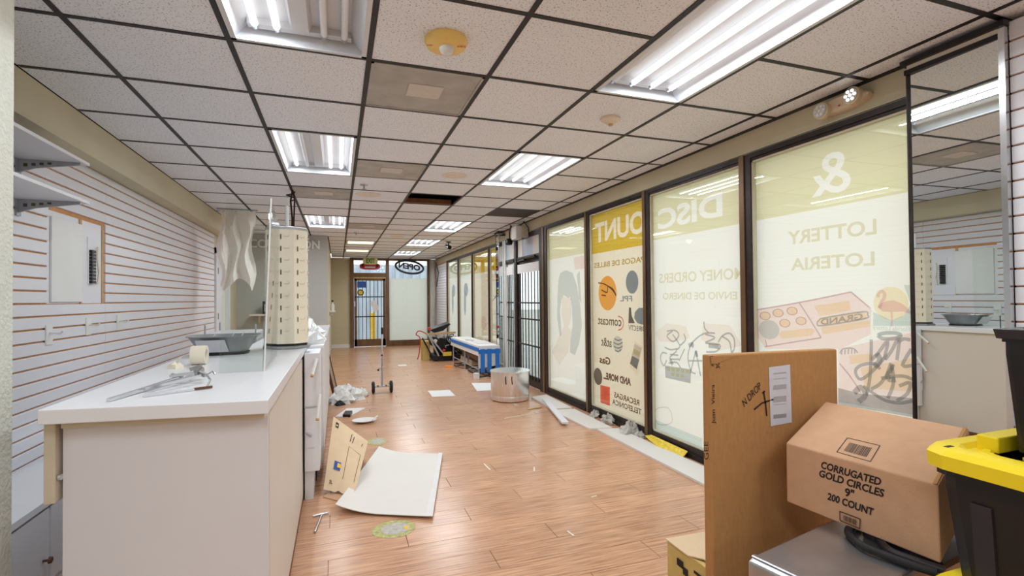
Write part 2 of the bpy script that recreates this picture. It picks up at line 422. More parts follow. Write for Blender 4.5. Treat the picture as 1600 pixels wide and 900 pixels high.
# door in the left wall
d = sempty('door_1', (-1.66, 8.5, 0))
MB().box(-1.665, 8.02, 0, -1.615, 8.10, 2.10).box(-1.665, 8.88, 0, -1.615, 8.97, 2.10).box(-1.665, 8.02, 2.02, -1.61, 8.97, 2.11).build('casing', 'door_white', d)
MB().box(-1.72, 8.125, .01, -1.68, 8.88, 2.02).build('door_leaf', 'door_white', d)
MB().box(-1.70, 8.10, .01, -1.66, 8.125, 2.02).build('jamb_gap', 'wood_edge', d)
for z in (.4, 1.08, 1.73): MB().box(-1.66, 8.1, z, -1.62, 8.15, z+.09).tube([(-1.618, 8.118, z), (-1.618, 8.118, z+.09)], .009).build('hinge', 'bronze', d)
# near pillar on the left
MB().box(-1.655, -5.4, 0, -1.64, 1.9, 2.29).build('plain_panel', 'white_paint', wl)
struct(B(-1.6, 1.1, 0, -1.0, 2.07, ZC).build('wall_pillar', 'stucco'))
struct(B(-1.9, -5.6, 0, 2.95, -5.41, ZC).build('wall_back', 'beige_wall'))

# ---- partition with the raised letters, side wall, far wall
wp = struct(B(-1.9, 9.75, 0, -.17, 9.9, ZC).build('wall_partition', 'grey_wall'))
struct(B(-.30, 9.9, 0, -.17, YF, ZC).build('wall_inner', 'khaki_wall'))
p0 = onY(389, 390, 9.72); p1 = onY(499.5, 385.5, 9.72)
v, f = text_mesh('COLLECTION', .025)
def raised(body, O, U, Vv, depth, bold=.02):
    m = letters(body, O, U, Vv, bold); n = len(m.v); dv = Vector(depth); base = list(m.v); fs = list(m.f)
    m.v += [tuple(Vector(q)+dv) for q in base]
    cnt = {}
    for q in fs:
        for a, b in zip(q, q[1:]+q[:1]): cnt[(a, b)] = 1
    m.f += [tuple(i+n for i in reversed(q)) for q in fs]
    for (a, b) in cnt:
        if (b, a) not in cnt: m.f.append((b, a, a+n, b+n))
    return m
tag(raised('COLLECTION', (p0.x, 9.745, 2.27), (p1.x-p0.x, 0, 0), (0, 0, .155), (0, -.03, 0), .03).build('wall_letters', 'white_paint'), 'raised white capital letters spelling COLLECTION on the grey partition wall', 'sign')
struct(B(-.17, YF, 0, .33, YF+.2, ZC).build('wall_far', 'khaki_wall'))
struct(B(-.17, YF-.015, 0, .33, YF, .1).build('baseboard_far', 'white_paint'))
struct(B(2.56, YF, 0, 2.95, YF+.2, ZC).build('wall_far_corner', 'white_paint'))

# ---- right wall: header, near solid part, pilasters
struct(MB().box(XR, -6, 2.35, 2.97, YF+.2, ZC).box(XR, -6, 0, 2.97, 1.66, 2.35).build('wall_right', 'beige_wall'))
struct(MB().box(XR-.012, 1.7, 2.365, XR, 14.6, 2.375).build('trim_2', 'beige_wall'))
rs = sempty('wall_right_slats', (2.72, 0, 0))
B(2.712, -2.9, .02, 2.78, 1.283, 2.5).build('backing', 'slat_core', rs)
for n in range(3, 29):
    z0 = .255+SP*n
    slat(-1.2, 1.283, z0+.0035-0, z0+SP-.0035, rs, 0, -1)
slat(-1.2, 1.283, 2.42, 2.5, rs, 0, -1)
rf = sempty('wall_right_far_slats', (2.77, 0, 0))
B(2.77, 13.2, .02, 2.95, 14.7, 2.35).build('backing', 'slat_core', rf)
for n in range(0, 29): slat(13.2, 14.65, .15+SP*n+.004, .15+SP*(n+1)-.004, rf, 0, -1)
# mirrors on the pilasters
def mirror_pilaster(name, X, y0, y1, lab, z1=ZC-.06):
    t = thing(name, lab, 'mirror', (X, (y0+y1)/2, 0))
    B(X+.018, y0, 0, XR, y1, z1).build('backing', 'bronze_dark', t)
    sk = .0088 if y0 < 5 else 0         # the near mirror hangs slightly out of true
    MB().hexa([(X, y0+.004, .02), (X+.006, y0+.004, .02), (X+.006+sk, y1-.002, .02), (X+sk, y1-.002, .02)], [(X, y0+.004, z1-.02), (X+.006, y0+.004, z1-.02), (X+.006+sk, y1-.002, z1-.02), (X+sk, y1-.002, z1-.02)]).build('mirror_glass', 'mirror_mat', t)
    B(X-.004, y1-.003, .02, X+.03, y1+.003, z1).build('edge_strip', 'bronze_dark', t)
    B(X-.008, y0-.016, .02, X+.02, y0+.006, z1+.02).build('chrome_strip', 'chrome', t)
    if y0 > 5: B(X+.02, y0-.006, .02, XR, y0, z1-.02).build('mirror_return', 'mirror_mat', t)
    MB().box(X-.006, y0, z1-.025, X+.03, y1+.01, z1-.002).box(X-.02, y0-.02, z1+.02, X+.06, y1+.02, z1+.045).build('top_trim', 'black_bar', t)
    B(X+.0, y0, z1-.002, X+.06, y1, z1+.022).build('gap_filler', 'stain', t)
    return t
mirror_pilaster('pilaster_mirror', 2.68, 1.30, 1.672, 'tall frameless mirror on the pilaster nearest the camera beside the slats')
mirror_pilaster('pilaster_mirror', 2.66, 8.28, 8.44, 'narrow mirrored pilaster between the barred side door and far windows')

# ---- windows in the right wall
PX = 2.796
def wpt(x, y, d=0):
    p = onX(x, y, PX); return Vector((PX-d, p.y, p.z))
NX = (1, 0, 0)
def window(n, y0, y1, filmmat, mull=.1, dark='bronze'):
    w = sempty('window_%d' % n, (2.8, (y0+y1)/2, 0))
    MB().box(2.765, y0-.0, 0, 2.86, y1, .1).box(2.752, y0, 0, 2.80, y1, .045).build('sill', 'bronze_dark', w)
    MB().box(2.765, y0, 2.3, 2.86, y1, 2.352).box(2.755, y0, 2.318, 2.80, y1, 2.352).build('head', 'bronze_dark', w)
    MB().box(2.76, y1, 0, 2.87, y1+mull*.55, 2.352).build('mullion', 'bronze_dark', w)
    MB().box(2.752, y1+mull*.55, 0, 2.87, y1+mull, 2.352).build('mullion', dark, w)
    MB().box(2.772, y0, .1, 2.80, y0+.012, 2.3).box(2.772, y1-.012, .1, 2.80, y1, 2.3).box(2.772, y0, .1, 2.80, y1, .112).box(2.772, y0, 2.288, 2.80, y1, 2.3).build('bead', 'tan_edge', w)
    B(2.781, y0+.012, .112, 2.786, y1-.012, 2.288).build('glass_pane', 'glass_pane', w)
    MB().add([(2.80, y0, .1), (2.80, y1, .1), (2.80, y1, 2.3), (2.80, y0, 2.3)], [(0, 1, 2, 3)]).build('window_film', filmmat, w)
    return w
def wtext(w, body, xr, yb, yt, xl, mat, bold=.02, yl=None, d=.001, name='lettering'):
    a = wpt(xr, yb, d); b = wpt(xr, yt, d); c = wpt(xl, yb if yl is None else yl, d)
    U = Vector((0, c.y-a.y, 0 if yl is None else c.z-a.z))
    return letters(body, a, U, (0, 0, b.z-a.z), bold).build(name, mat, w)
def wpoly(w, pts, mat, d=.001, name='print'): return MB().poly([wpt(x, y, d) for x, y in pts]).build(name, mat, w)
def wdisc(w, xl, xr, yt, yb, mat, d=.001, hole=0, name='print', rot=0):
    yc = (yt+yb)/2; a = wpt(xl, yc, d); b = wpt(xr, yc, d); t = wpt((xl+xr)/2, yt, d); o = wpt((xl+xr)/2, yb, d); c = wpt((xl+xr)/2, yc, d)
    c.y = (a.y+b.y)/2; c.z = (t.z+o.z)/2
    return MB().disc(c, (0, (a.y-b.y)/2, 0), (0, 0, (t.z-o.z)/2), hole=hole).build(name, mat, w)
def smooth(pts, n=4, close=False):
    out = []; m = len(pts)
    for i in range(m if close else m-1):
        p = [Vector(pts[(i+k) % m]) if close else Vector(pts[min(max(i+k, 0), m-1)]) for k in (-1, 0, 1, 2)]
        for j in range(n):
            t = j/n; out.append(.5*((2*p[1])+(p[2]-p[0])*t+(2*p[0]-5*p[1]+4*p[2]-p[3])*t*t+(3*p[1]-p[0]-3*p[2]+p[3])*t**3))
    out.append(Vector(pts[0]) if close else Vector(pts[-1])); return out
def wstroke(w, lines, width, mat, d=.002, name='graffiti', org=(0, 0), sc=1, closed=False):
    m = MB()
    for ln in lines:
        m.ribbon([wpt(p.x, p.y, d) for p in smooth([(org[0]+a/sc, org[1]+b/sc) for a, b in ln], 4, closed)], width, NX)
    return m.build(name, mat, w)

# window 1: ampersand band, lottery print
w1 = window(1, 1.70, 2.755, 'film_cream')
zb = 1.875
a = wpt(1330, 303); b = wpt(1268, 303); t = wpt(1300, 238); o = wpt(1300, 303)
band_with_text('&', (1.70, zb, 2.755, 2.3), (a.y, o.z, b.y, t.z), PX, .008).build('colour_band', 'i_gold', w1)
wtext(w1, 'LOTTERY', 1370, 366, 341, 1231, 'i_text', .025)
wtext(w1, 'LOTERIA', 1367, 415, 392, 1236, 'i_text', .025)
O1 = (1160, 440); K = 5.7
def c1(pts): return [(O1[0]+x/K, O1[1]+y/K) for x, y in pts]
wpoly(w1, c1([(130, 250), (970, 90), (1150, 245), (1140, 470), (880, 600), (210, 600), (130, 480)]), 'i_pink')
wpoly(w1, c1([(640, 215), (955, 170), (965, 255), (690, 310)]), 'i_yel', .002)
wpoly(w1, c1([(680, 330), (1080, 265), (1110, 310), (1090, 345), (720, 390), (680, 370)]), 'i_yel', .002)
wpoly(w1, c1([(700, 410), (1135, 345), (1140, 400), (720, 470)]), 'i_yel', .002)
wpoly(w1, c1([(330, 470), (350, 440), (620, 415), (650, 440), (620, 480), (350, 510)]), 'i_yel', .002)
wstroke(w1, [[(510, 190), (600, 330), (705, 500)], [(200, 580), (700, 500)], [(135, 250), (520, 185), (970, 92)], [(205, 515), (222, 580)], [(970, 92), (1145, 240)]], .008, 'i_line', .0025, 'ticket_outline', O1, K)
wstroke(w1, [[(690, 340), (670, 370), (720, 392), (1090, 330), (1118, 295), (1080, 268), (740, 322)]], .009, 'i_slate', .003, 'ticket_outline', O1, K, True)
wtext(w1, 'GRAND', 1349, 499, 489, 1283, 'i_slate', .03, yl=508, d=.0032)
for cx, cy in ((205, 305), (320, 280), (445, 262), (380, 370), (525, 350)):
    x, yv = O1[0]+cx/K, O1[1]+cy/K; wdisc(w1, x-8.5, x+8.5, yv-6.5, yv+6.5, 'i_yel', .002); wdisc(w1, x-8.5, x+8.5, yv-6.5, yv+6.5, 'i_line', .0024, .85)
wdisc(w1, 1186, 1218, 500, 530, 'i_teal', .002)
# flamingo emblem
wpoly(w1, c1([(1165, 270), (1165, 395), (1510, 395), (1510, 30), (1440, 30), (1500, 200), (1440, 300), (1330, 345)]), 'i_teal')
wdisc(w1, 1365, 1420, 448, 500, 'i_yel', .0012)
wpoly(w1, c1([(1205, 225), (1235, 195), (1270, 178), (1350, 165), (1430, 200), (1510, 270), (1500, 290), (1430, 265), (1340, 272), (1250, 265)]), 'i_rose', .002)
wstroke(w1, [[(1222, 240), (1235, 195), (1262, 150), (1270, 110), (1245, 88), (1215, 105), (1210, 140)], ], .018, 'i_rose', .0024, 'print', O1, K)
wstroke(w1, [[(1330, 270), (1335, 330), (1330, 400)]], .01, 'i_rose', .0024, 'print', O1, K)
wtext(w1, 'Florida Lottery', 1422, 520, 511, 1364, 'i_teal', .01)
# lower ticket and spray scribbles
wpoly(w1, [(1310, 545), (1424, 520), (1427, 648), (1310, 628)], 'i_pink')
wpoly(w1, c1([(950, 660), (1140, 640), (1180, 660), (1120, 720), (960, 735)]), 'i_yel', .002)
wpoly(w1, [(1345, 575), (1424, 560), (1425, 612), (1352, 606)], 'i_yel', .002)
wstroke(w1, [[(870, 640), (900, 600), (990, 595), (1030, 635)], [(885, 650), (890, 610)], [(915, 648), (918, 604)], [(945, 645), (948, 600)], [(975, 642), (978, 600)], [(1005, 640), (1004, 604)]], .007, 'i_slate', .003, 'ticket_outline', O1, K)
wstroke(w1, [[(870, 730), (960, 840), (1060, 990)]], .008, 'i_line', .003, 'ticket_outline', O1, K)
wstroke(w1, [[(1215, 480), (1260, 460), (1370, 458), (1415, 480), (1370, 505), (1260, 508)]], .02, 'i_grey', .004, 'graffiti', O1, K, True)
wstroke(w1, [[(1152, 515), (1150, 640), (1140, 850), (1110, 1010)], [(1150, 700), (1210, 640), (1300, 530), (1270, 690), (1330, 620), (1400, 500), (1380, 700)],
             [(1390, 540), (1440, 510), (1500, 520)], [(1510, 600), (1430, 745), (1525, 745)], [(1290, 650), (1180, 780), (1060, 870), (1010, 800), (1060, 745), (1180, 730), (1230, 780)],
             [(1340, 760), (1240, 900), (1150, 960)], [(1335, 740), (1350, 900), (1300, 1040)], [(1240, 860), (1420, 840), (1520, 870)], [(1400, 930), (1500, 900), (1470, 1000), (1380, 1060)],
             [(1080, 930), (1180, 1000), (1280, 1060), (1420, 1080), (1520, 1060)]], .018, 'i_grey', .004, 'graffiti', O1, K)
wstroke(w1, [[(1000, 990), (1060, 940), (1100, 1010), (1040, 1070)], [(1340, 730), (1300, 860), (1370, 870)], [(1200, 640), (1230, 700), (1180, 760)]], .03, 'i_grey', .0045, 'graffiti', O1, K)
wpoly(w1, [(1310, 606), (1345, 615), (1427, 622), (1428, 652), (1310, 632)], 'i_grey', .003)
for k, xx in enumerate((1320, 1345, 1372, 1400, 1420)): wdisc(w1, xx-8, xx+8, 617+k*4, 632+k*4, 'i_white', .0045, .45, 'bubble_letter')

# window 2: DISC band, money orders, graffiti
w2 = window(2, 2.85, 3.975, 'film_cream')
a = wpt(1129, 339); b = wpt(1028, 339); t = wpt(1120, 302); o = wpt(1120, 339.5)
band_with_text('DISC', (2.85, zb, 3.975, 2.3), (a.y, o.z, b.y, t.z), PX, .035).build('colour_band', 'i_gold', w2)
wtext(w2, 'MONEY ORDERS', 1163, 436, 417, 1030, 'i_text', .02)
wtext(w2, 'ENVIO DE DINERO', 1152, 468, 455, 1036, 'i_text', .02)
wpoly(w2, [(1039, 571), (1080, 577), (1079, 599), (1040, 590)], 'i_grey', .001)
for k in range(5): wpoly(w2, [(1042+k*7.4, 573+k), (1047.5+k*7.4, 574+k), (1047.5+k*7.4, 580+k), (1042+k*7.4, 579+k)], 'i_yel2', .0015)
for k in range(3): wpoly(w2, [(1049+k*7.4, 582+k), (1054+k*7.4, 583+k), (1054+k*7.4, 588+k), (1049+k*7.4, 587+k)], 'i_yel2', .0015)
G2 = (1020, 520)
wstroke(w2, [[(780, 5), (660, 5), (560, 60), (480, 150), (445, 260), (450, 380), (490, 490), (540, 510)], [(860, 40), (960, 110), (985, 240)], [(820, 120), (870, 40), (960, 5), (1020, 80), (1020, 200), (980, 260)],
             [(445, 350), (620, 350)], [(540, 220), (470, 510)], [(540, 220), (600, 540)], [(660, 20), (780, 60), (660, 120)], [(660, 130), (840, 150), (800, 230), (670, 240)], [(180, 260), (120, 250), (100, 330), (140, 410), (175, 340)],
             [(300, 230), (210, 320), (330, 330)], [(400, 200), (330, 350)], [(215, 270), (320, 280)], [(150, 180), (220, 210), (310, 200)], [(250, 20), (300, 90), (340, 170), (290, 220)], [(390, 10), (410, 90), (340, 160)], [(200, 380), (300, 370), (350, 440)], [(640, -140), (650, -60), (700, 0)]],
        .014, 'i_grey', .002, 'graffiti', G2, 8)
wstroke(w2, [[(450, 160), (500, 140), (490, 180)], [(700, 160), (830, 175)], [(220, 330), (250, 400)], [(540, 230), (555, 300)]], .035, 'i_grey', .0025, 'graffiti', G2, 8)
wstroke(w2, [[(250, -20), (180, 40), (260, 110), (330, 30), (280, -30), (180, -20)]], .014, 'i_grey', .003, 'graffiti', G2, 8)
wpoly(w2, [(1024, 520), (1042, 505), (1072, 510), (1078, 528), (1050, 535), (1030, 533)], 'i_skin', .0005)
wpoly(w2, [(1100, 505), (1140, 508), (1160, 540), (1125, 548), (1095, 530)], 'i_skin', .0005)
wpoly(w2, [(1022, 655), (1097, 685), (1097, 706), (1022, 674)], 'i_sky', .001)
wstroke(w2, [[(1025, 640), (1045, 638), (1050, 660), (1028, 662)]], .01, 'i_grey2', .002, 'graffiti', (0, 0), 1, True)

# window 3: services list on warmer vinyl
w3 = window(3, 4.08, 5.16, 'film_pink')
a = wpt(1011.5, 365); b = wpt(929.5, 365); t = wpt(997, 329.5); o = wpt(997, 366)
band_with_text('OUNT', (4.08, wpt(1007, 382.5).z, 5.16, 2.3), (max(a.y, 4.085), o.z, b.y, t.z), PX, .035).build('colour_band', 'i_gold2', w3)
wtext(w3, 'PAGOS DE BILLES', 1007, 409.5, 400, 928.5, 'i_text2', .02)
wdisc(w3, 935.5, 963.5, 431, 485, 'i_orange')
wstroke(w3, [[(935, 442), (945, 444), (956, 452), (963, 462)], [(940, 453), (949, 457), (950, 448), (958, 452), (963, 462)], [(940, 461), (947, 462)]], .014, 'i_brown', .002, 'logo_mark')
wpoly(w3, [(937, 445), (949, 448), (949, 458), (939, 462)], 'i_white', .0015)
wdisc(w3, 978, 997.5, 422.5, 459, 'i_blue')
wstroke(w3, [[(980, 436), (987, 447), (992, 459)], [(984, 428), (991, 440), (997, 450)]], .016, 'i_white', .002, 'logo_mark')
wtext(w3, 'FPL', 988, 471, 462, 969, 'i_blue', .02)
wpoly(w3, [(983, 480), (986, 481), (987, 493), (992, 505), (982, 505)], 'i_dark'); wpoly(w3, [(1007, 481), (998, 481), (992, 488), (991, 497), (996, 505), (1007, 508)], 'i_blue')
wtext(w3, 'DIRECTV', 1008, 518.5, 510, 982.5, 'i_dark', .01)
wtext(w3, 'comcast', 971, 510, 498, 934.5, 'i_brown', .01)
wstroke(w3, [[(966, 494), (972, 497), (974.5, 505), (972, 513), (966, 516)]], .012, 'i_red', .002, 'logo_mark')
wtext(w3, 'at&t', 956, 543, 529, 939.5, 'i_dark', .01)
wdisc(w3, 958, 973, 525, 551, 'i_grey2')
wstroke(w3, [[(960, 529), (966, 532), (972, 530)], [(959, 535), (966, 538), (973, 535)], [(959, 541), (966, 544), (973, 541)], [(961, 547), (966, 549), (971, 546)]], .012, 'i_blue', .002, 'logo_mark')
wpoly(w3, [(992, 533), (1004.5, 541), (995, 584), (983, 573)], 'i_skin'); wpoly(w3, [(992, 537), (1003, 544), (995, 577), (984.5, 568)], 'i_grey2', .0015)
wpoly(w3, [(988, 556), (999, 562), (995, 577), (984.5, 568)], 'i_blue', .002); wpoly(w3, [(991, 545), (1000, 550), (998.5, 557), (989.5, 552)], 'i_yel2', .002)
wtext(w3, 'Gas', 954, 571, 559, 937, 'i_brown', .03)
wdisc(w3, 928, 941, 575, 601.5, 'i_dark')
wtext(w3, 'AND MORE...', 986, 603, 591, 943, 'i_brown', .05, yl=592); wtext(w3, 'AND MORE...', 985, 602, 592.5, 944, 'i_skin', .0, yl=591.5, d=.002)
wpoly(w3, [(938, 601.5), (953, 605), (953, 634), (938.5, 629)], 'i_red'); wdisc(w3, 941.5, 949.5, 605, 615, 'i_pink', .0016); wpoly(w3, [(944, 613), (948, 613), (947, 624), (944, 623)], 'i_pink', .0016)
wtext(w3, 'RECARGAS', 999, 634.5, 625, 960, 'i_brown', .02); wtext(w3, 'TELEFONICA', 1002.5, 648.5, 639.5, 957, 'i_brown', .02)

# window 4: pale portrait print
w4 = window(4, 5.29, 6.41, 'film_cream', .17)
MB().poly([(PX, 5.29, zb), (PX, 6.41, zb), (PX, 6.41, 2.3), (PX, 5.29, 2.3)]).build('colour_band', 'i_gold', w4)
def c4(p): return [(850+x/2.907, 330+y/2.907) for x, y in p]
wpoly(w4, c4([(66, 310), (75, 280), (100, 268), (130, 280), (150, 340), (165, 430), (172, 520), (160, 600), (140, 655), (118, 640), (120, 590), (130, 520), (128, 440), (120, 390), (110, 395), (90, 380), (80, 400), (72, 450), (80, 560), (72, 570), (60, 480), (62, 390)]), 'i_hair', .001, 'portrait_hair')
wpoly(w4, c4([(82, 385), (108, 396), (124, 400), (126, 470), (110, 530), (92, 520), (80, 470)]), 'i_skin', .001, 'portrait_face')
wpoly(w4, c4([(92, 520), (112, 530), (128, 540), (110, 640), (70, 700), (35, 640), (60, 590)]), 'i_skin', .001, 'portrait_shoulder')
wpoly(w4, c4([(150, 290), (162, 270), (170, 420), (160, 400)]), 'i_hair', .001, 'portrait_hair')
wpoly(w4, c4([(135, 210), (190, 200), (190, 260), (140, 265)]), 'i_pink', .001, 'print')
# windows beyond the door
fw = [window(5, 8.48, 9.18, 'film_pink'), window(6, 9.29, 10.45, 'film_pink'), window(7, 10.6, 11.75, 'film_cream', .14), window(8, 11.9, 13.05, 'film_cream', .12)]
for w, y0, y1, g in ((fw[0], 8.48, 9.18, 'i_gold2'), (fw[1], 9.29, 10.45, 'i_gold2'), (fw[2], 10.6, 11.75, 'i_gold'), (fw[3], 11.9, 13.05, 'i_gold')):
    MB().poly([(PX, y0, zb), (PX, y1, zb), (PX, y1, 2.3), (PX, y0, 2.3)]).build('colour_band', g, w)
for k in range(6):
    a = k*math.pi/3; MB().disc((PX-.001, 9.95+.13*math.cos(a), 2.1+.13*math.sin(a)), (0, .075, 0), (0, 0, .075), 12).build('flower_petal', 'i_pink', fw[1])
MB().disc((PX-.001, 9.75, .85), (0, .2, 0), (0, 0, .14), 16).build('print', 'i_pink', fw[1])
for w, yc in ((fw[2], 11.2), (fw[3], 12.5)):
    MB().disc((PX-.001, yc, 1.55), (0, .2, 0), (0, 0, .16), 16).disc((PX-.001, yc+.1, 1.25), (0, .1, 0), (0, 0, .3), 16).build('print', 'i_blue', w)
MB().ribbon([(PX-.001, 8.6, 1.5), (PX-.001, 8.9, 1.8), (PX-.001, 9.1, 2.0)], .02, NX).ribbon([(PX-.001, 8.6, 1.3), (PX-.001, 8.8, 1.42), (PX-.001, 9.1, 1.3)], .02, NX).build('print', 'i_dark', fw[0])

# ---- barred double door in the right wall
d2 = sempty('door_2', (2.8, 7.4, 0))
MB().box(2.75, 6.58, 0, 2.87, 6.66, 2.35).build('jamb', 'black_bar', d2); MB().box(2.75, 8.2, 0, 2.87, 8.26, 2.35).build('jamb', 'white_paint', d2)
MB().box(2.76, 6.66, 2.28, 2.86, 8.2, 2.35).build('head', 'bronze_dark', d2); MB().box(2.76, 6.66, 1.93, 2.85, 8.2, 2.0).build('transom_bar', 'bronze_dark', d2)
for y0, y1 in ((6.72, 6.98), (7.43, 7.66), (7.80, 8.05)): B(2.785, y0, 2.0, 2.80, y1, 2.28).build('transom_panel', 'cream_lam', d2)
for y0, y1 in ((6.98, 7.43), (8.05, 8.2)): B(2.79, y0, 2.0, 2.80, y1, 2.28).build('transom_glass', 'facade_blue', d2)
MB().tube([(2.73, 6.76, 1.965), (2.73, 7.5, 1.965)], .018).box(2.72, 7.2, 1.93, 2.76, 7.45, 1.985).build('door_closer', 'black_plastic', d2)
MB().box(2.75, 7.64, 0, 2.81, 7.73, 2.28).build('centre_post', 'bronze_dark', d2); MB().box(2.76, 7.73, 0, 2.81, 7.80, 2.28).build('centre_post', 'grey_metal', d2)
for y0, y1 in ((6.67, 7.63), (7.81, 8.19)):
    leaf = MB().box(2.785, y0, .0, 2.82, y0+.03, 1.93).box(2.785, y1-.03, 0, 2.82, y1, 1.93).box(2.785, y0, 0, 2.82, y1, .16).box(2.785, y0, 1.88, 2.82, y1, 1.93).build('door_leaf', 'bronze_dark' if y0 < 7 else 'white_paint', d2)
    B(2.80, y0+.03, .16, 2.805, y1-.03, 1.88).build('glass_pane', 'glass_pane', leaf)
    n = 7 if y0 < 7 else 4
    for k in range(n):
        yy = y0+.03+(y1-y0-.06)*(k+.6)/n; B(2.772, yy-.006, .1, 2.784, yy+.006, 1.86).build('security_bar', 'black_bar', leaf)
    for z in (.62, 1.02, 1.27): B(2.768, y0+.02, z-.011, 2.784, y1-.02, z+.011).build('cross_bar', 'black_bar', leaf)
    B(2.760, y0+.03, 1.74, 2.766, y1-.03, 1.88).build('valance_strip', 'paper', leaf)

# ---- far wall: barred door and window
d3 = sempty('door_3', (.85, YF, 0))
MB().box(.33, YF-.06, 0, .43, YF+.08, ZC).box(1.31, YF-.06, 0, 1.40, YF+.08, ZC).box(.43, YF-.05, 2.46, 1.31, YF+.06, ZC).box(.43, YF-.05, 1.98, 1.31, YF+.06, 2.1).build('frame', 'bronze', d3)
MB().box(.43, YF-.055, 1.94, 1.31, YF-.0, 1.98).build('head_strip', 'wood_tan', d3)
leaf = MB().box(.44, YF-.02, .02, .51, YF+.04, 1.94).box(1.23, YF-.02, .02, 1.30, YF+.04, 1.94).box(.44, YF-.02, .02, 1.30, YF+.04, .22).box(.44, YF-.02, 1.88, 1.30, YF+.04, 1.94).build('door_leaf', 'bronze', d3)
B(.51, YF+.01, .22, 1.23, YF+.016, 1.88).build('glass_pane', 'glass_pane', leaf)
B(.43, YF+.01, 2.1, 1.31, YF+.016, 2.46).build('transom_glass', 'glass_pane', d3)
for k in range(7):
    x = .51+.72*(k+.5)/7; B(x-.008, YF-.035, .2, x+.008, YF-.02, 1.9).build('security_bar', 'black_bar', leaf)
for z in (.86, 1.42): B(.46, YF-.04, z-.015, 1.27, YF-.018, z+.015).build('cross_bar', 'black_bar', leaf)
MB().slab([(.87, YF-.042, 1.27), (1.02, YF-.042, 1.33), (1.13, YF-.042, 1.05), (.98, YF-.042, .98)], (0, -.002, 0)).build('paper_notice', 'paper', leaf)
MB().slab([(.52, YF-.045, 1.68), (.76, YF-.045, 1.68), (.76, YF-.045, 1.86), (.52, YF-.045, 1.86)], (0, .003, 0)).build('blue_sticker', 'sticker_blue', leaf)
MB().lathe((.61, YF-.04, 1.545), [(0, 0), (.088, 0), (.088, .004), (0, .004)], 24, 'y').build('round_sticker', 'ink_black', leaf); MB().lathe((.61, YF-.045, 1.545), [(0, 0), (.06, 0), (.06, .003), (0, .003)], 20, 'y').build('round_sticker_face', 'vinyl_yellow', leaf)
MB().box(.44, YF-.06, 1.15, .47, YF-.02, 1.3).build('lock', 'chrome', leaf)
w9 = sempty('window_9', (1.95, YF, 0))
MB().box(1.40, YF-.05, 0, 2.56, YF+.06, .16).box(1.40, YF-.05, 2.46, 2.56, YF+.06, ZC).box(2.50, YF-.06, 0, 2.56, YF+.08, ZC).build('frame', 'bronze', w9)
B(1.41, YF+.012, .16, 2.5, YF+.018, 2.46).build('glass_pane', 'glass_pane', w9)
B(1.40, YF+.03, .16, 2.5, YF+.032, 1.95).build('window_film', 'film_white', w9)
MB().box(2.5, YF-.03, 0, 2.52, YF-.015, ZC).build('pole_trim', 'bronze_dark', w9)

# ---- outside
struct(B(-30, -20, -.2, 40, 60, -.13).build('ground_outside', 'asphalt'))
fb = struct(B(-2, 18.6, -.13, 6, 19, 2.6).build('facade_outside', 'facade_blue'))
for k in range(26): B(-1.9+.3*k, 18.55, -.1, -1.75+.3*k, 18.6, 2.6).build('panel', 'facade_blue', fb)
struct(B(9, 2, -.13, 9.3, 14, 2.2).build('facade_opposite', 'facade_pale'))
tag(MB().lathe((1.05, 16.4, -.13), [(.085, 0), (.085, 1.0), (.06, 1.06), (0.001, 1.07)], 20).build('bollard', 'ink_yellow', None, True), 'yellow bollard standing outside the far barred door', 'bollard')

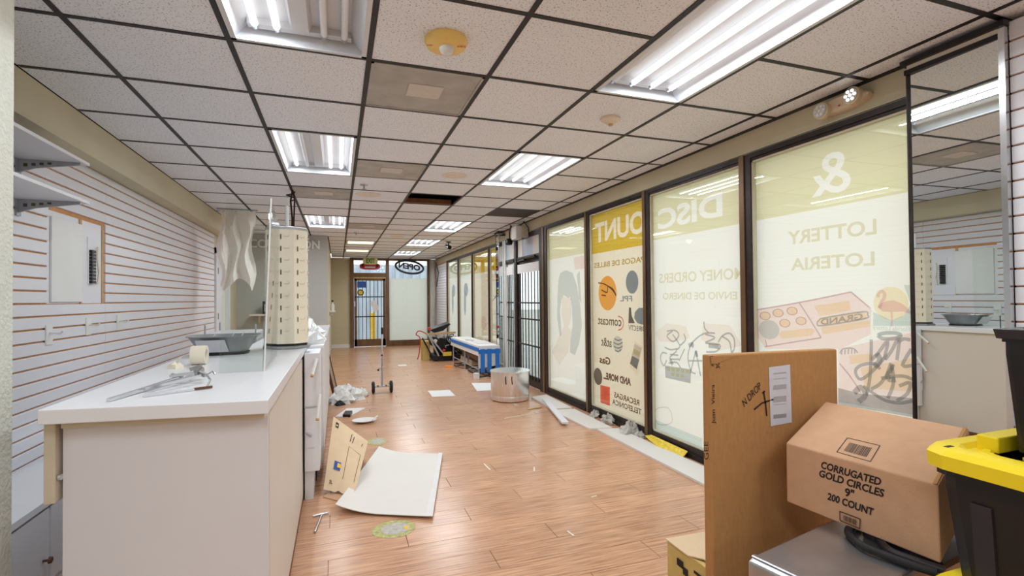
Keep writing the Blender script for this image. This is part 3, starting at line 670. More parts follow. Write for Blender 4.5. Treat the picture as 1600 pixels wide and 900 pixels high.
# ================================================================== CEILING THINGS
def troffer(c, r, label, lit, centre=True, n=4):
    x0 = GX0+G*c+.014; x1 = x0+G-.028; y0 = GY0+G*r+.014; y1 = y0+2*G-.028; xc = (x0+x1)/2
    t = thing('ceiling_troffer', label, 'ceiling light', (xc, (y0+y1)/2, ZC), 'fluorescent ceiling troffers')
    b = MB(); zt = ZC+.085; i = .07; w = .004
    b.hexa([(x0,y0,ZC),(x0+w,y0,ZC),(x0+w,y1,ZC),(x0,y1,ZC)], [(x0+i,y0,zt),(x0+i+w,y0,zt),(x0+i+w,y1,zt),(x0+i,y1,zt)])
    b.hexa([(x1-w,y0,ZC),(x1,y0,ZC),(x1,y1,ZC),(x1-w,y1,ZC)], [(x1-i-w,y0,zt),(x1-i,y0,zt),(x1-i,y1,zt),(x1-i-w,y1,zt)])
    b.box(x0+i, y0, zt, x1-i, y1, zt+.004); b.box(x0, y0, ZC, x1, y0+w, zt); b.box(x0, y1-w, ZC, x1, y1, zt)
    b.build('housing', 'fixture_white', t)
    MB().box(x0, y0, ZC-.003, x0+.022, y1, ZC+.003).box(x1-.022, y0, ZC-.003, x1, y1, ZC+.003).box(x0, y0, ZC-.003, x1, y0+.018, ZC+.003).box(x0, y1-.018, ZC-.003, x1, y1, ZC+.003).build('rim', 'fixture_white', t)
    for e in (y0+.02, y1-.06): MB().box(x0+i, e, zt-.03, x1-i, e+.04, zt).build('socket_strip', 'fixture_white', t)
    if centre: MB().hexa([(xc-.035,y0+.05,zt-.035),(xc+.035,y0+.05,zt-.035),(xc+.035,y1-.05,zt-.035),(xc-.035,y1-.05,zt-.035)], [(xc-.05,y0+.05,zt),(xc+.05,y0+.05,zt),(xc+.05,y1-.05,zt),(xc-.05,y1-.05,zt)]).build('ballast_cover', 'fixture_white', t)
    offs = (-.19, -.1, .1, .19) if centre else (-.19, -.065, .065, .19)
    for k, o in enumerate(offs):
        m = 'tube_on' if lit[k] == '1' else 'tube_off'
        tb = MB().tube([(xc+o, y0+.06, zt-.03), (xc+o, y1-.06, zt-.03)], .0155, 10).build('tube', m, t, True)
        if lit[k] == '1':
            ld = bpy.data.lights.new('tube_light', 'AREA'); ld.shape = 'RECTANGLE'; ld.size = .02; ld.size_y = y1-y0-.13; ld.energy = TUBE_W; ld.color = (.88, .95, 1)
            lo = bpy.data.objects.new('tube_light', ld); COL.objects.link(lo); lo.parent = t; lo.location = (o, 0, .085-.03-.0165)
        MB().tube([(xc+o, y0+.035, zt-.03), (xc+o, y0+.06, zt-.03)], .014, 8).build('tube_cap', 'chrome', tb, True)
        MB().tube([(xc+o, y1-.06, zt-.03), (xc+o, y1-.035, zt-.03)], .014, 8).build('tube_cap', 'chrome', tb, True)
    return t
tl = ['open white troffer nearest the camera on the left, half its tubes dark', 'long open white troffer nearest the camera on the right by the window header', 'white troffer in second place on the left, above the counter',
      'white troffer in second place on the right, beyond the smoke detector', 'white troffer above the white partition letters on the left', 'white troffer on the right just past the dark open ceiling bay',
      'small white troffer on the right in front of the far one', 'farthest white troffer on the right close to the OPEN sign', 'added troffer behind the photographer on the left side, unseen fill light', 'added troffer behind the photographer on the right side, unseen fill light', 'rearmost added troffer behind the photographer on the left, unseen fill light', 'rearmost added troffer behind the photographer on the right, unseen fill light']
for (c, r), l, lit in zip(LIGHTS, tl, ['1100', '0111', '1011', '1111', '1111', '1111', '1111', '1111', '1111', '1111', '1111', '1111']): troffer(c, r, l, lit, c == 1)
for (c, r), l in zip(WARM, ['warm square ceiling light nearer the photographer in the back row', 'warm square ceiling light closest to the EXIT sign']):
    x0 = GX0+G*c+.02; y0 = GY0+G*r+.02; t = thing('square_ceiling_light', l, 'ceiling light', (x0+.285, y0+.285, ZC), 'warm square ceiling lights')
    MB().box(x0, y0, ZC, x0+.57, y0+.03, ZC+.02).box(x0, y0+.54, ZC, x0+.57, y0+.57, ZC+.02).box(x0, y0, ZC, x0+.03, y0+.57, ZC+.02).box(x0+.54, y0, ZC, x0+.57, y0+.57, ZC+.02).build('frame', 'fixture_white', t)
    B(x0+.03, y0+.03, ZC+.008, x0+.54, y0+.54, ZC+.014).build('diffuser', 'tube_warm', t)
vl = ['square perforated ceiling vent nearest the camera beside the yellow strobe', 'square ceiling vent in the middle column near the round tile stain', 'square ceiling vent over the spinner display on the left column', 'small far square ceiling vent beside the left troffer']
for (c, r), l in zip(VENTS, vl):
    x0 = GX0+G*c+.014; y0 = GY0+G*r+.014; s = G-.028; t = thing('ceiling_vent', l, 'vent', (x0+s/2, y0+s/2, ZC), 'perforated ceiling vents')
    B(x0, y0, ZC+.002, x0+s, y0+s, ZC+.012).build('perforated_face', 'vent_face', t)
    B(x0+.21, y0+.19, ZC-.002, x0+.40, y0+.36, ZC+.004).build('centre_plate', 'vent_white', t)
    MB().box(x0, y0, ZC-.002, x0+s, y0+.012, ZC+.006).box(x0, y0+s-.012, ZC-.002, x0+s, y0+s, ZC+.006).box(x0, y0, ZC-.002, x0+.012, y0+s, ZC+.006).box(x0+s-.012, y0, ZC-.002, x0+s, y0+s, ZC+.006).build('rim', 'vent_face', t)
x0 = GX0+G*GRILLE[0]+.014; y0 = GY0+G*GRILLE[1]+.014; t = thing('ceiling_grille', 'dark grey return air grille in the ceiling above the side door', 'vent', (x0+.29, y0+.29, ZC))
B(x0, y0, ZC+.008, x0+.582, y0+.582, ZC+.012).build('backing', 'plenum', t)
for k in range(16): MB().bar((x0, y0+.018+k*.0365, ZC+.006), (x0+.582, y0+.018+k*.0365, ZC+.006), .022, .006).build('louvre', 'grille_dark', t)

t = thing('strobe_detector', 'round yellow fire strobe with clear lens on a ceiling tile', 'alarm', (.47, 2.22, ZC))
MB().lathe((.47, 2.22, ZC), [(.001, .004), (.095, .004), (.098, -.012), (.088, -.03), (.06, -.042), (.03, -.046), (.001, -.046)], 36).build('housing', 'yellow_strobe', t, True)
MB().lathe((.47, 2.205, ZC-.046), [(.034, .004), (.034, -.008), (.026, -.022), (.012, -.028), (.001, -.029)], 20).build('lens', 'plastic_clear', t, True)
for k, (a, txt) in enumerate(((.5, 'FIRE'), (math.pi-.3, 'FUEGO'))):
    letters(txt, (.47+.072*math.cos(a)-.02, 2.22-.05+k*.03, ZC-.0425+k*.0), (.04, 0, .004), (0, .012, -.001), .03).build('lettering', 'red_plastic', t)
t = thing('smoke_detector', 'round off white smoke detector below the near right troffer', 'smoke detector', (1.70, 2.86, ZC))
MB().lathe((1.70, 2.86, ZC), [(.001, .004), (.062, .004), (.064, -.012), (.05, -.022), (.034, -.026), (.03, -.036), (.001, -.038)], 30).build('body', 'detector_white', t, True)
MB().lathe((1.70, 2.86, ZC-.038), [(.014, .004), (.014, -.01), (.001, -.011)], 14).build('sensor', 'wood_tan', t, True)
for (x, yy, l) in ((.26, 5.31, 'small ceiling sprinkler nearer the camera in the middle column'), (.31, 9.10, 'small ceiling sprinkler farther off beside the far vent')):
    t = thing('sprinkler', l, 'sprinkler', (x, yy, ZC), 'ceiling sprinklers')
    MB().lathe((x, yy, ZC), [(.001, .006), (.04, .004), (.038, -.004), (.012, -.008), (.001, -.008)], 18).build('escutcheon', 'chrome', t, True)
    MB().tube([(x, yy, ZC-.006), (x, yy, ZC-.04)], .008, 8).lathe((x, yy, ZC-.045), [(.001, .005), (.022, .004), (.022, 0), (.001, 0)], 14).build('head', 'grey_metal', t)
for (x, yy, r, l) in ((1.06, 4.67, .12, 'round flat speaker cover set in a tile beside the second vent'), (.33, 5.8, .14, 'faint round patch on a tile near the first sprinkler'), (1.06, 9.55, .12, 'small round ceiling patch farther back near the third row')):
    tag(MB().lathe((x, yy, ZC), [(.001, .006), (r, .006), (r, .001), (r-.012, -.001), (.001, -.001)], 32).build('ceiling_patch', 'stain', None, True), l, 'ceiling cover', 'round ceiling covers')
t = thing('ceiling_camera', 'small black security camera hanging from the ceiling over the junk', 'camera', (2.17, 10.14, ZC))
MB().lathe((2.17, 10.14, ZC), [(.001, .004), (.05, .004), (.05, -.015), (.001, -.016)], 16).tube([(2.17, 10.14, ZC), (2.17, 10.14, ZC-.09)], .014).build('mount', 'black_plastic', t)
MB().tube([(2.13, 10.2, ZC-.08), (2.16, 9.98, ZC-.13)], [.035, .042], 12).build('body', 'black_plastic', t)
tag(MB().lathe((-1.35, 8.55, ZC), [(.001, .004), (.06, .004), (.06, -.02), (.045, -.06), (.02, -.075), (.001, -.078)], 20).build('bulb', 'dome_glow', None, True), 'small glowing dome bulb on the ceiling by the left door', 'light bulb')
# hanging wire over the spinner
t = thing('hanging_wire', 'dark cable dangling from a ceiling tee behind the spinner display', 'cable', (-.452, 5.78, ZC))
MB().tube([(-.452, 5.78, ZC), (-.47, 5.77, ZC-.12), (-.455, 5.78, ZC-.3), (-.46, 5.78, ZC-.62)], .010, 6).tube([(-.45, 5.78, ZC), (-.43, 5.77, ZC-.1), (-.44, 5.78, ZC-.35), (-.43, 5.78, ZC-.6)], .009, 6).build('strand', 'bronze_dark', t)
MB().tube([(-.47+.04*math.cos(a*.7), 5.78+.04*math.sin(a*.7), ZC-.02-.008*a) for a in range(12)], .008, 6).build('coil', 'black_bar', t)
# emergency light on the header
t = thing('emergency_light', 'beige twin head emergency light on the window header', 'lamp', (2.78, 2.05, 2.40))
MB().loft([[(2.78-dx, 2.055+.155*sy*math.cos(a), 2.445+.045*math.sin(a)*sz) for a in [2*math.pi*k/28 for k in range(28)]] for dx, sy, sz in ((0, 1, 1), (.045, 1, 1), (.06, .9, .8))]).build('body', 'beige_lamp', t, True)
for yy, zz, m in ((1.965, 2.45, 'led'), (2.15, 2.43, 'tube_off')):
    h = MB().lathe((2.72, yy, zz), [(.02, .02), (.047, .0), (.047, -.03), (.043, -.034), (.001, -.034)], 24, 'x').build('lamp_head', 'beige_lamp', t, True)
    MB().lathe((2.685, yy, zz), [(.040, 0), (.040, -.004), (.001, -.004)], 24, 'x').build('lens', 'chrome', h, True)
    for k in range(7):
        a = k*math.pi/3; rr = .025 if k else 0
        MB().lathe((2.680, yy+rr*math.cos(a), zz+rr*math.sin(a)), [(.009, 0), (.007, -.004), (.001, -.005)], 10, 'x').build('diode', m, h, True)
B(2.715, 2.05, 2.428, 2.719, 2.06, 2.434).build('indicator', 'red_plastic', t)
# alarm box by the side door
t = thing('alarm_box', 'white alarm box with loose wires above the barred side door', 'alarm box', (2.62, 7.2, 2.25))
MB().cbox(2.56, 7.1, 2.25, 2.66, 7.32, 2.45, .01).build('case', 'white_paint', t)
MB().cbox(2.66, 7.1, 2.28, 2.779, 7.2, 2.44, .01).build('bracket', 'tan_edge', t)
MB().tube([(2.6, 7.33, 2.42), (2.62, 7.5, 2.5), (2.68, 7.75, 2.44), (2.7, 7.8, 2.3)], .012, 6).tube([(2.64, 7.12, 2.45), (2.66, 7.02, 2.5), (2.7, 6.95, 2.4), (2.72, 6.97, 2.28)], .008, 6).build('loose_wire', 'black_plastic', t)
MB().lathe((2.66, 7.72, 2.27), [(.001, -.06), (.05, -.05), (.06, 0), (.04, .05), (.001, .06)], 14).build('horn', 'black_plastic', t, True)

# EXIT sign and OPEN sign
t = thing('exit_sign', 'EXIT sign with green letters above a red lamp bar at the far door', 'sign', (.86, 14.5, 2.2))
def plate(c, w, h, d, n=28, p=2.6):
    r = lambda s, dy: [(c[0]+s*w/2*abs(math.cos(a))**(2/p)*(1 if math.cos(a) > 0 else -1), c[1]+dy, c[2]+s*h/2*abs(math.sin(a))**(2/p)*(1 if math.sin(a) > 0 else -1)) for a in [2*math.pi*k/n for k in range(n)]]
    return MB().loft([r(.96, -d/2), r(1, -d/2+.006), r(1, d/2)])
plate((.87, 14.5, 2.425), .40, .2, .06, p=4).build('housing', 'exit_body', t)
letters('EXIT', (.755, 14.465, 2.36), (.235, 0, 0), (0, 0, .135), .04).build('lettering', 'exit_green', t)
plate((.86, 14.53, 2.28), .56, .19, .05, p=3).build('red_housing', 'red_plastic', t)
for s in (-1, 1): MB().slab([(.86+s*.25, 14.5, 2.29), (.86+s*.17, 14.5, 2.35), (.86+s*.17, 14.5, 2.24)], (0, -.01, 0)).build('arrow', 'ink_black', t)
MB().slab([(.72, 14.5, 2.23), (1.0, 14.5, 2.23), (1.0, 14.5, 2.27), (.72, 14.5, 2.27)], (0, -.006, 0)).build('lamp_strip', 'paper_grey', t)
MB().tube([(.87, 14.5, 2.52), (.87, 14.5, ZC)], .01).build('stem', 'white_paint', t)
t = thing('open_sign', 'unlit oval OPEN sign hung in the far window, seen from behind', 'sign', (1.98, 14.62, 2.06))
a = R(-8)
ring = [(1.975+.40*math.cos(q)*math.cos(a)-.18*math.sin(q)*math.sin(a), 14.62, 2.275+.40*math.cos(q)*math.sin(a)+.18*math.sin(q)*math.cos(a)) for q in [2*math.pi*k/40 for k in range(41)]]
MB().tube(ring, .03, 8).build('oval_tube', 'navy', t, True)
raised('OPEN', (2.28, 14.62, 2.16), (-.62, 0, .09), (0, 0, .175), (0, -.02, 0), .045).build('lettering', 'navy', t)
MB().tube([(1.75, 14.62, 2.44), (1.75, 14.62, ZC)], .004, 6).tube([(2.2, 14.62, 2.4), (2.2, 14.62, ZC)], .004, 6).build('hanging_wire', 'grey_metal', t)

# ================================================================== LEFT SIDE THINGS
def crumple(c, r, seed, nu=14, nv=8, zscale=.6, amp=.35):
    rnd = random.Random(seed); m = MB(); rings = []
    for i in range(nv+1):
        th = math.pi/2*i/nv; ring = []
        for k in range(nu):
            a = 2*math.pi*k/nu; q = 1+rnd.uniform(-amp, amp)
            rr = r*math.cos(th)*q if i < nv else r*.08
            ring.append((c[0]+rr*math.cos(a), c[1]+rr*math.sin(a), c[2]+max(0, r*zscale*math.sin(th)*(1+rnd.uniform(-amp, amp))) if i else c[2]))
        rings.append(ring)
    return m.loft(rings)
# counter
ZT = 1.02
t = thing('sales_counter', 'white laminate sales counter in the left foreground with grey top', 'counter', (-.53, 2.8, 0))
top = [(-.853, 1.888), (-.215, 1.793), (-.215, 3.97), (-.853, 3.97)]
MB().prism(top, ZT-.045, ZT).build('worktop', 'counter_top', t, bevel=.003)
MB().prism([(-.815, 1.935), (-.232, 1.848), (-.232, 3.96), (-.815, 3.96)], ZT-.07, ZT-.045).build('top_rail', 'tan_edge', t)
MB().prism([(-.828, 1.978), (-.226, 1.888), (-.226, 1.9055), (-.826, 1.9955)], .0, ZT-.07).build('front_panel', 'white_lam', t)
MB().box(-.242, 1.908, 0, -.224, 3.96, ZT-.07).build('side_panel', 'cream_lam', t)
MB().box(-.245, 1.9, .0, -.2235, 3.96, .035).build('toe_strip', 'wood_edge', t)
MB().box(-.816, 2.0, 0, -.8, 3.96, ZT-.07).build('side_panel', 'white_lam', t)
MB().box(-.8, 3.94, 0, -.245, 3.96, ZT-.07).build('back_panel', 'white_lam', t)
MB().box(-.868, 1.955, .712, -.838, 2.02, .97).build('hinged_flap_board', 'tan_edge', t, bevel=.003)
MB().tube([(-.836, 1.97, .79), (-.828, 1.97, .79)], .01).build('flap_hinge', 'chrome', t)

# display run past the counter
t = thing('display_cabinet', 'white display cabinet run standing past the end of the counter', 'cabinet', (-.35, 5.4, 0))
MB().box(-.60, 3.985, .09, -.12, 7.1, .985).build('body', 'white_lam', t)
MB().box(-.58, 4.0, 0, -.15, 7.05, .09).build('plinth', 'dark_plastic', t)
MB().box(-.63, 3.98, .985, -.10, 7.12, 1.005).build('top_board', 'counter_top', t)
for k in range(4): MB().box(-.12, 4.02+k*.77, .12, -.108, 4.76+k*.77, .96).build('door_panel', 'white_lam', t)
t = thing('end_display', 'narrow white display unit with pegs fixed beside the counter end', 'display unit', (-.165, 3.79, 0))
MB().box(-.211, 3.60, .20, -.118, 3.97, .985).build('body', 'white_lam', t)
MB().box(-.213, 3.64, 0, -.16, 3.97, .2).build('plinth', 'white_lam', t)
B(-.207, 3.592, .36, -.15, 3.60, .62).build('door', 'slat_white', t)
B(-.213, 3.594, .625, -.118, 3.6, .633).build('shelf_line', 'grey_wall', t)
for (xa, ya, xb, yb, l) in ((495, 561, 488, 586, 'upper'), (500, 616, 496, 654, 'lower')):
    a = onY(xa, ya, 3.585); b = onY(xb, yb, 3.50)
    MB().tube([a, b], .010, 8).build('peg', 'white_paint', t, True); dv = (b-a).normalized()
    MB().tube([b, b+dv*.012], .011, 8).build('peg_tip', 'wood_tan', t, True)
MB().tube([onY(478, 677, 3.59), onY(487, 682, 3.58)], .005, 6).build('catch', 'grey_metal', t)
# plastic wrap heap on the cabinets
for k, (x, yv, r, l) in enumerate(((-.30, 4.15, .16, 'heap of clear plastic wrap on the cabinet behind the spinner'), (-.22, 4.6, .11, 'smaller wad of clear plastic wrap farther along the cabinet top'))):
    tag(crumple((x, yv, 1.005), r, 20+k, zscale=1.3, amp=.3).build('plastic_wrap', 'plastic_clear'), l, 'plastic')
tag(MB().bar((-.155, 4.37, 1.09), (-.09, 4.36, 1.012), .03, .012).build('plastic_strip', 'paper'), 'white plastic strip sticking out of the wrap on the cabinet', 'strip')

# spinner display
SX, SY = -.325, 3.72
t = thing('spinner_display', 'cream eight sided pegboard spinner rack standing on the counter', 'display rack', (SX, SY, ZT))
def octo(r, z, c=(SX, SY), n=8, ph=.39): return [(c[0]+r*math.cos(ph+2*math.pi*k/n), c[1]+r*math.sin(ph+2*math.pi*k/n), z) for k in range(n)]
MB().loft([octo(.152, ZT), octo(.157, ZT+.006), octo(.155, ZT+.02)]).build('base', 'pan_grey', t)
MB().loft([octo(.135, ZT+.02), octo(.135, ZT+.036)]).build('turntable', 'black_plastic', t)
MB().loft([octo(.142, ZT+.036), octo(.138, ZT+.795)]).build('body', 'display_cream', t)
MB().loft([octo(.142, ZT+.795), octo(.142, ZT+.81), octo(.126, ZT+.815)]).build('cap', 'grey_metal', t)
MB().tube([(SX, SY, ZT+.81), (SX, SY, ZT+.97)], .012, 8).build('top_post', 'plastic_clear', t)
for k in range(8):
    a0, a1 = .39+2*math.pi*k/8, .39+2*math.pi*(k+1)/8
    if math.sin((a0+a1)/2) > .75: continue
    p0 = Vector((SX+(.1405)*math.cos(a0), SY+(.1405)*math.sin(a0), 0)); p1 = Vector((SX+(.1405)*math.cos(a1), SY+(.1405)*math.sin(a1), 0)); nn = ((p0+p1)/2-Vector((SX, SY, 0))).normalized(); u = (p1-p0).normalized()
    for r in range(9):
        z = ZT+.10+r*.0785
        c = p0.lerp(p1, .22)+nn*.0012
        MB().slab([c+Vector((0, 0, z)), c+u*.007+Vector((0, 0, z)), c+u*.007+Vector((0, 0, z+.032)), c+Vector((0, 0, z+.032))], nn*.0012).build('slot', 'slot_dark', t)
        c = p0.lerp(p1, .42)+nn*.001
        MB().tube([c+Vector((0, 0, z+.02)), c+u*.03+nn*.005+Vector((0, 0, z+.018)), c+u*.034+nn*.004+Vector((0, 0, z+.03))], .0016, 5).build('peg_hook', 'stain', t)
# plexiglass guard
t = thing('plexiglass_guard', 'clear plexiglass guard standing on the counter before the spinner', 'screen', (-.4, 2.6, ZT))
MB().slab([(-.50, 2.53, ZT+.0), (-.322, 2.53, ZT), (-.29, 2.53, 1.815), (-.47, 2.53, 1.80)], (0, .005, 0)).build('front_sheet', 'plexi', t)
MB().slab([(-.322, 2.535, ZT), (-.335, 3.2, ZT), (-.32, 3.2, 1.78), (-.29, 2.535, 1.815)], (-.005, 0, 0)).build('side_sheet', 'plexi', t)
MB().tube([(-.319, 2.532, ZT), (-.288, 2.532, 1.815)], .004, 6).build('polished_edge', 'plastic_clear', t)
MB().tube([(-.34, 3.0, ZT), (-.338, 3.0, ZT+.12)], .004, 6).build('support_pin', 'black_plastic', t)

# grey pan on the counter
t = thing('tapered_pan', 'grey tapered pan with paper label near the far counter end', 'pan', (-.655, 3.45, ZT))
def rr(cx, cy, a, b, z, n=32, p=3): return [(cx+a*abs(math.cos(q))**(2/p)*(1 if math.cos(q) >= 0 else -1), cy+b*abs(math.sin(q))**(2/p)*(1 if math.sin(q) >= 0 else -1), z) for q in [2*math.pi*k/n for k in range(n)]]
PC = (-.655, 3.47)
MB().loft([rr(*PC, .125, .10, ZT+.012), rr(*PC, .185, .155, ZT+.108), rr(*PC, .197, .165, ZT+.11), rr(*PC, .197, .165, ZT+.114), rr(*PC, .18, .15, ZT+.113), rr(*PC, .12, .095, ZT+.018)]).build('bowl', 'pan_grey', t, True)
MB().loft([rr(*PC, .135, .11, ZT), rr(*PC, .135, .11, ZT+.013)]).build('foot', 'black_plastic', t)
MB().slab([(-.76, 3.345, ZT+.022), (-.61, 3.345, ZT+.022), (-.625, 3.302, ZT+.095), (-.775, 3.302, ZT+.095)], (0, -.002, -.001)).build('paper_label', 'paper_grey', t)
for k, (x, l) in enumerate(((-.6, .035), (-.55, .045), (-.70, .02))): MB().tube([(x, 3.36, ZT+.10), (x+.008, 3.35, ZT+.115), (x+.02, 3.35, ZT+.115+l*.5)], .003, 6).build('wire_tie', 'paper', t)
t = thing('tape_roll', 'cream masking tape roll standing on the counter by the pan', 'tape roll', (-.665, 2.93, ZT))
MB().add(*(lambda R1, R2, n: ([( -.70+ (0 if s == 0 else .065), 2.93+r*math.cos(2*math.pi*k/n), ZT+.048+r*math.sin(2*math.pi*k/n)) for s in (0, 1) for r in (R1, R2) for k in range(n)],
    [f for k in range(n) for f in ((k, (k+1) % n, n+(k+1) % n, n+k), (2*n+k, 3*n+k, 3*n+(k+1) % n, 2*n+(k+1) % n), (k, 2*n+k, 2*n+(k+1) % n, (k+1) % n), (n+k, n+(k+1) % n, 3*n+(k+1) % n, 3*n+k))]))(.048, .030, 30)).build('tape', 'tape_cream', t, True)
t = thing('tape_scrap', 'crumpled cream tape scrap beside the tape roll', 'tape', (-.745, 2.82, ZT))
crumple((-.735, 2.80, ZT), .03, 5, 9, 4, .9, .35).build('wad', 'tape_cream', t); MB().slab([(-.75, 2.8, ZT+.01), (-.76, 2.9, ZT+.03), (-.74, 2.91, ZT+.045), (-.73, 2.81, ZT+.025)], (0, 0, .002)).build('tail', 'tape_cream', t)
# metal brackets pile on the counter
bl = ['long grey bracket arm lying at the front edge of the counter', 'grey bracket lying crosswise in the counter pile', 'bent thin bracket in the middle of the counter pile', 'short twisted bracket on top of the counter pile', 'grey bracket end pointing toward the tape roll']
for k, (a, b, w) in enumerate((((-.70, 1.955), (-.60, 2.33), .014), ((-.64, 2.10), (-.53, 2.36), .012), ((-.63, 2.04), (-.50, 2.25), .010), ((-.62, 2.30), (-.52, 2.26), .022), ((-.60, 2.46), (-.55, 2.32), .014))):
    t = thing('shelf_bracket', bl[k], 'bracket', (a[0], a[1], ZT), 'loose brackets on the counter'); z = ZT+.006+.008*k
    MB().bar((a[0], a[1], z), (b[0], b[1], z+.012), w, .010).build('arm', 'chrome', t)
    d = Vector((b[0]-a[0], b[1]-a[1], 0)).normalized(); q = Vector((-d.y, d.x, 0))
    MB().bar(Vector((b[0], b[1], z+.01))-q*.012, Vector((b[0], b[1], z+.022))+q*.03, .012, .014).build('hook_end', 'steel', t)
t = thing('rusty_clip', 'small wire clip with rusty brown tip on the counter', 'clip', (-.45, 2.1, ZT))
MB().bar((-.62, 2.0, ZT+.004), (-.49, 2.08, ZT+.005), .008, .006).build('rod', 'paper_grey', t); MB().bar((-.49, 2.08, ZT+.006), (-.44, 2.11, ZT+.006), .010, .008).build('tip', 'wood_brown', t)
MB().tube([(-.455, 2.105, ZT+.008), (-.45, 2.13, ZT+.03), (-.465, 2.15, ZT+.045), (-.45, 2.17, ZT+.055), (-.44, 2.155, ZT+.045)], .004, 6).build('wire_loop', 'chrome', t)

# slat wall shelves with brackets
for z, l in ((2.125, 'upper white wall shelf on steel brackets in the left foreground'), (1.905, 'lower white wall shelf on steel brackets in the left foreground')):
    t = thing('wall_shelf', l, 'shelf', (-1.52, 3.0, z), 'white wall shelves')
    B(-1.635, 2.2, z, -1.345, 3.50, z+.018).build('board', 'white_lam', t, bevel=.002)
    for yy in (3.42, 2.75):
        br = MB().slab([(-1.638, yy, z-.075), (-1.638, yy, z), (-1.36, yy, z), (-1.36, yy, z-.014), (-1.56, yy, z-.045)], (0, .012, 0)).build('bracket', 'grey_metal', t)
        B(-1.64, yy-.012, z-.09, -1.632, yy+.03, z+.0).build('bracket_plate', 'grey_metal', br)
        for k in range(4): B(-1.61+k*.035, yy-.001, z-.04+k*.006, -1.592+k*.035, yy-.0003, z-.022+k*.004).build('slot', 'slot_dark', br)
# electrical panel in the cut-out
t = thing('electrical_panel', 'white electrical panel with breakers set in the slat wall opening', 'electrical panel', (-1.65, 4.1, 1.335))
B(-1.652, CUT[0], CUT[2], -1.648, CUT[1], CUT[3]).build('back_board', 'slat_white', t)
B(-1.648, CUT[0]+.03, 1.345, -1.636, 4.16, 1.87).build('cover_door', 'white_paint', t, bevel=.003)
B(-1.648, 4.25, 1.47, -1.644, 4.40, 1.80).build('breaker_recess', 'facade_pale', t)
for k in range(10): B(-1.644, 4.27, 1.475+k*.024, -1.626, 4.33, 1.475+k*.024+.019).build('breaker', 'black_plastic', t)
MB().tube([(-1.63, 4.36, 1.47), (-1.625, 4.375, 1.55), (-1.632, 4.365, 1.66), (-1.63, 4.37, 1.74)], .008, 6).build('wire_bundle', 'tape_cream', t)
B(-1.652, CUT[1]-.022, CUT[2], -1.642, CUT[1], CUT[3]).build('raw_edge', 'wood_tan', t); B(-1.652, 4.13, CUT[3]-.07, -1.642, 4.16, CUT[3]).build('raw_edge', 'wood_tan', t); B(-1.652, 4.14, CUT[2], -1.642, 4.165, CUT[2]+.1).build('raw_edge', 'wood_tan', t)
for yy, z, l in ((3.72, 1.16, 'tall white slat hook, the leftmost below the electrical panel'), (4.22, 1.185, 'white slat hook, the middle one of three below the electrical panel'), (4.73, 1.19, 'white slat hook, the rightmost of three below the electrical panel')):
    t = thing('slat_hook', l, 'hook', (-1.64, yy, z), 'white slat wall hooks')
    B(-1.641, yy-.012, z-.07, -1.634, yy+.06, z+.05).build('plate', 'white_paint', t); MB().tube([(-1.634, yy+.024, z), (-1.58, yy+.024, z-.005), (-1.572, yy+.024, z+.01)], .006, 6).build('peg', 'white_paint', t)
# low cabinet under the slat wall
t = thing('low_cabinet', 'low white cabinet with a dark knob under the slat wall', 'cabinet', (-1.45, 3.2, 0))
B(-1.644, 2.1, .0, -1.29, 4.6, .40).build('body', 'white_lam', t); B(-1.644, 2.1, .40, -1.27, 4.6, .43).build('top', 'counter_top', t)
for k in range(3): B(-1.29, 2.12+.83*k, .04, -1.278, 2.93+.83*k, .385).build('door', 'white_lam', t)
MB().tube([(-1.278, 2.88, .16), (-1.25, 2.88, .16)], .006, 8).lathe((-1.255, 2.88, .16), [(.001, .012), (.014, .01), (.016, 0), (.001, -.004)], 14, 'x').build('knob', 'wood_brown', t, True)
tag(MB().slab([(-1.20, 2.62, .0), (-1.05, 2.55, .0), (-1.0, 2.65, .0), (-1.1, 2.74, .0), (-1.18, 2.72, 0)], (.02, .02, .07)).build('floor_rubbish', 'wood_edge'), 'torn brown scrap on the floor behind the counter corner', 'scrap')

# shelf and dark box at the partition stand in for reflections in the plexiglass
t = thing('reflection_shelf', 'small cream wall shelf on the partition standing in for plexiglass reflections', 'shelf', (-1.0, 9.6, 1.1))
B(-1.42, 9.45, 1.08, -.75, 9.749, 1.11).build('board', 'cream_lam', t); B(-1.3, 9.6, .95, -1.27, 9.749, 1.08).build('bracket', 'tan_edge', t); B(-.9, 9.6, .95, -.87, 9.749, 1.08).build('bracket', 'tan_edge', t)
t = thing('reflection_box', 'small dark box with white label standing in for a plexiglass reflection', 'box', (-1.1, 9.6, 1.11))
B(-1.22, 9.5, 1.11, -.98, 9.62, 1.33).build('case', 'black_plastic', t); B(-1.19, 9.496, 1.15, -1.01, 9.5, 1.28).build('label', 'paper', t)
for k in range(4): tag(MB().cbox(-1.15, 5.3, .60+.12*k, -.75, 5.9, .68+.12*k, .01).build('stock_tray', 'white_lam'), ['lowest', 'second lowest', 'second highest', 'topmost'][k]+' white tray in the rack behind the counter', 'tray', 'white trays behind the counter')
t = thing('tray_rack', 'white wire rack holding trays behind the counter', 'rack', (-.95, 5.6, 0))
for x in (-1.16, -.74):
    for yy in (5.29, 5.91): MB().tube([(x, yy, 0), (x, yy, 1.12)], .008, 6).build('upright', 'grey_metal', t)
for k in range(4): MB().tube([(-1.16, 5.29, .593+.12*k), (-.74, 5.29, .593+.12*k), (-.74, 5.91, .593+.12*k), (-1.16, 5.91, .593+.12*k)], .007, 6).build('rail', 'grey_metal', t)
t = thing('reflection_sheet', 'white hanging sheet standing in for the window reflection in the plexiglass', 'sheet', (-1.2, 7.2, 1.3))  # sheet added in place of the warped window reflection in the plexiglass
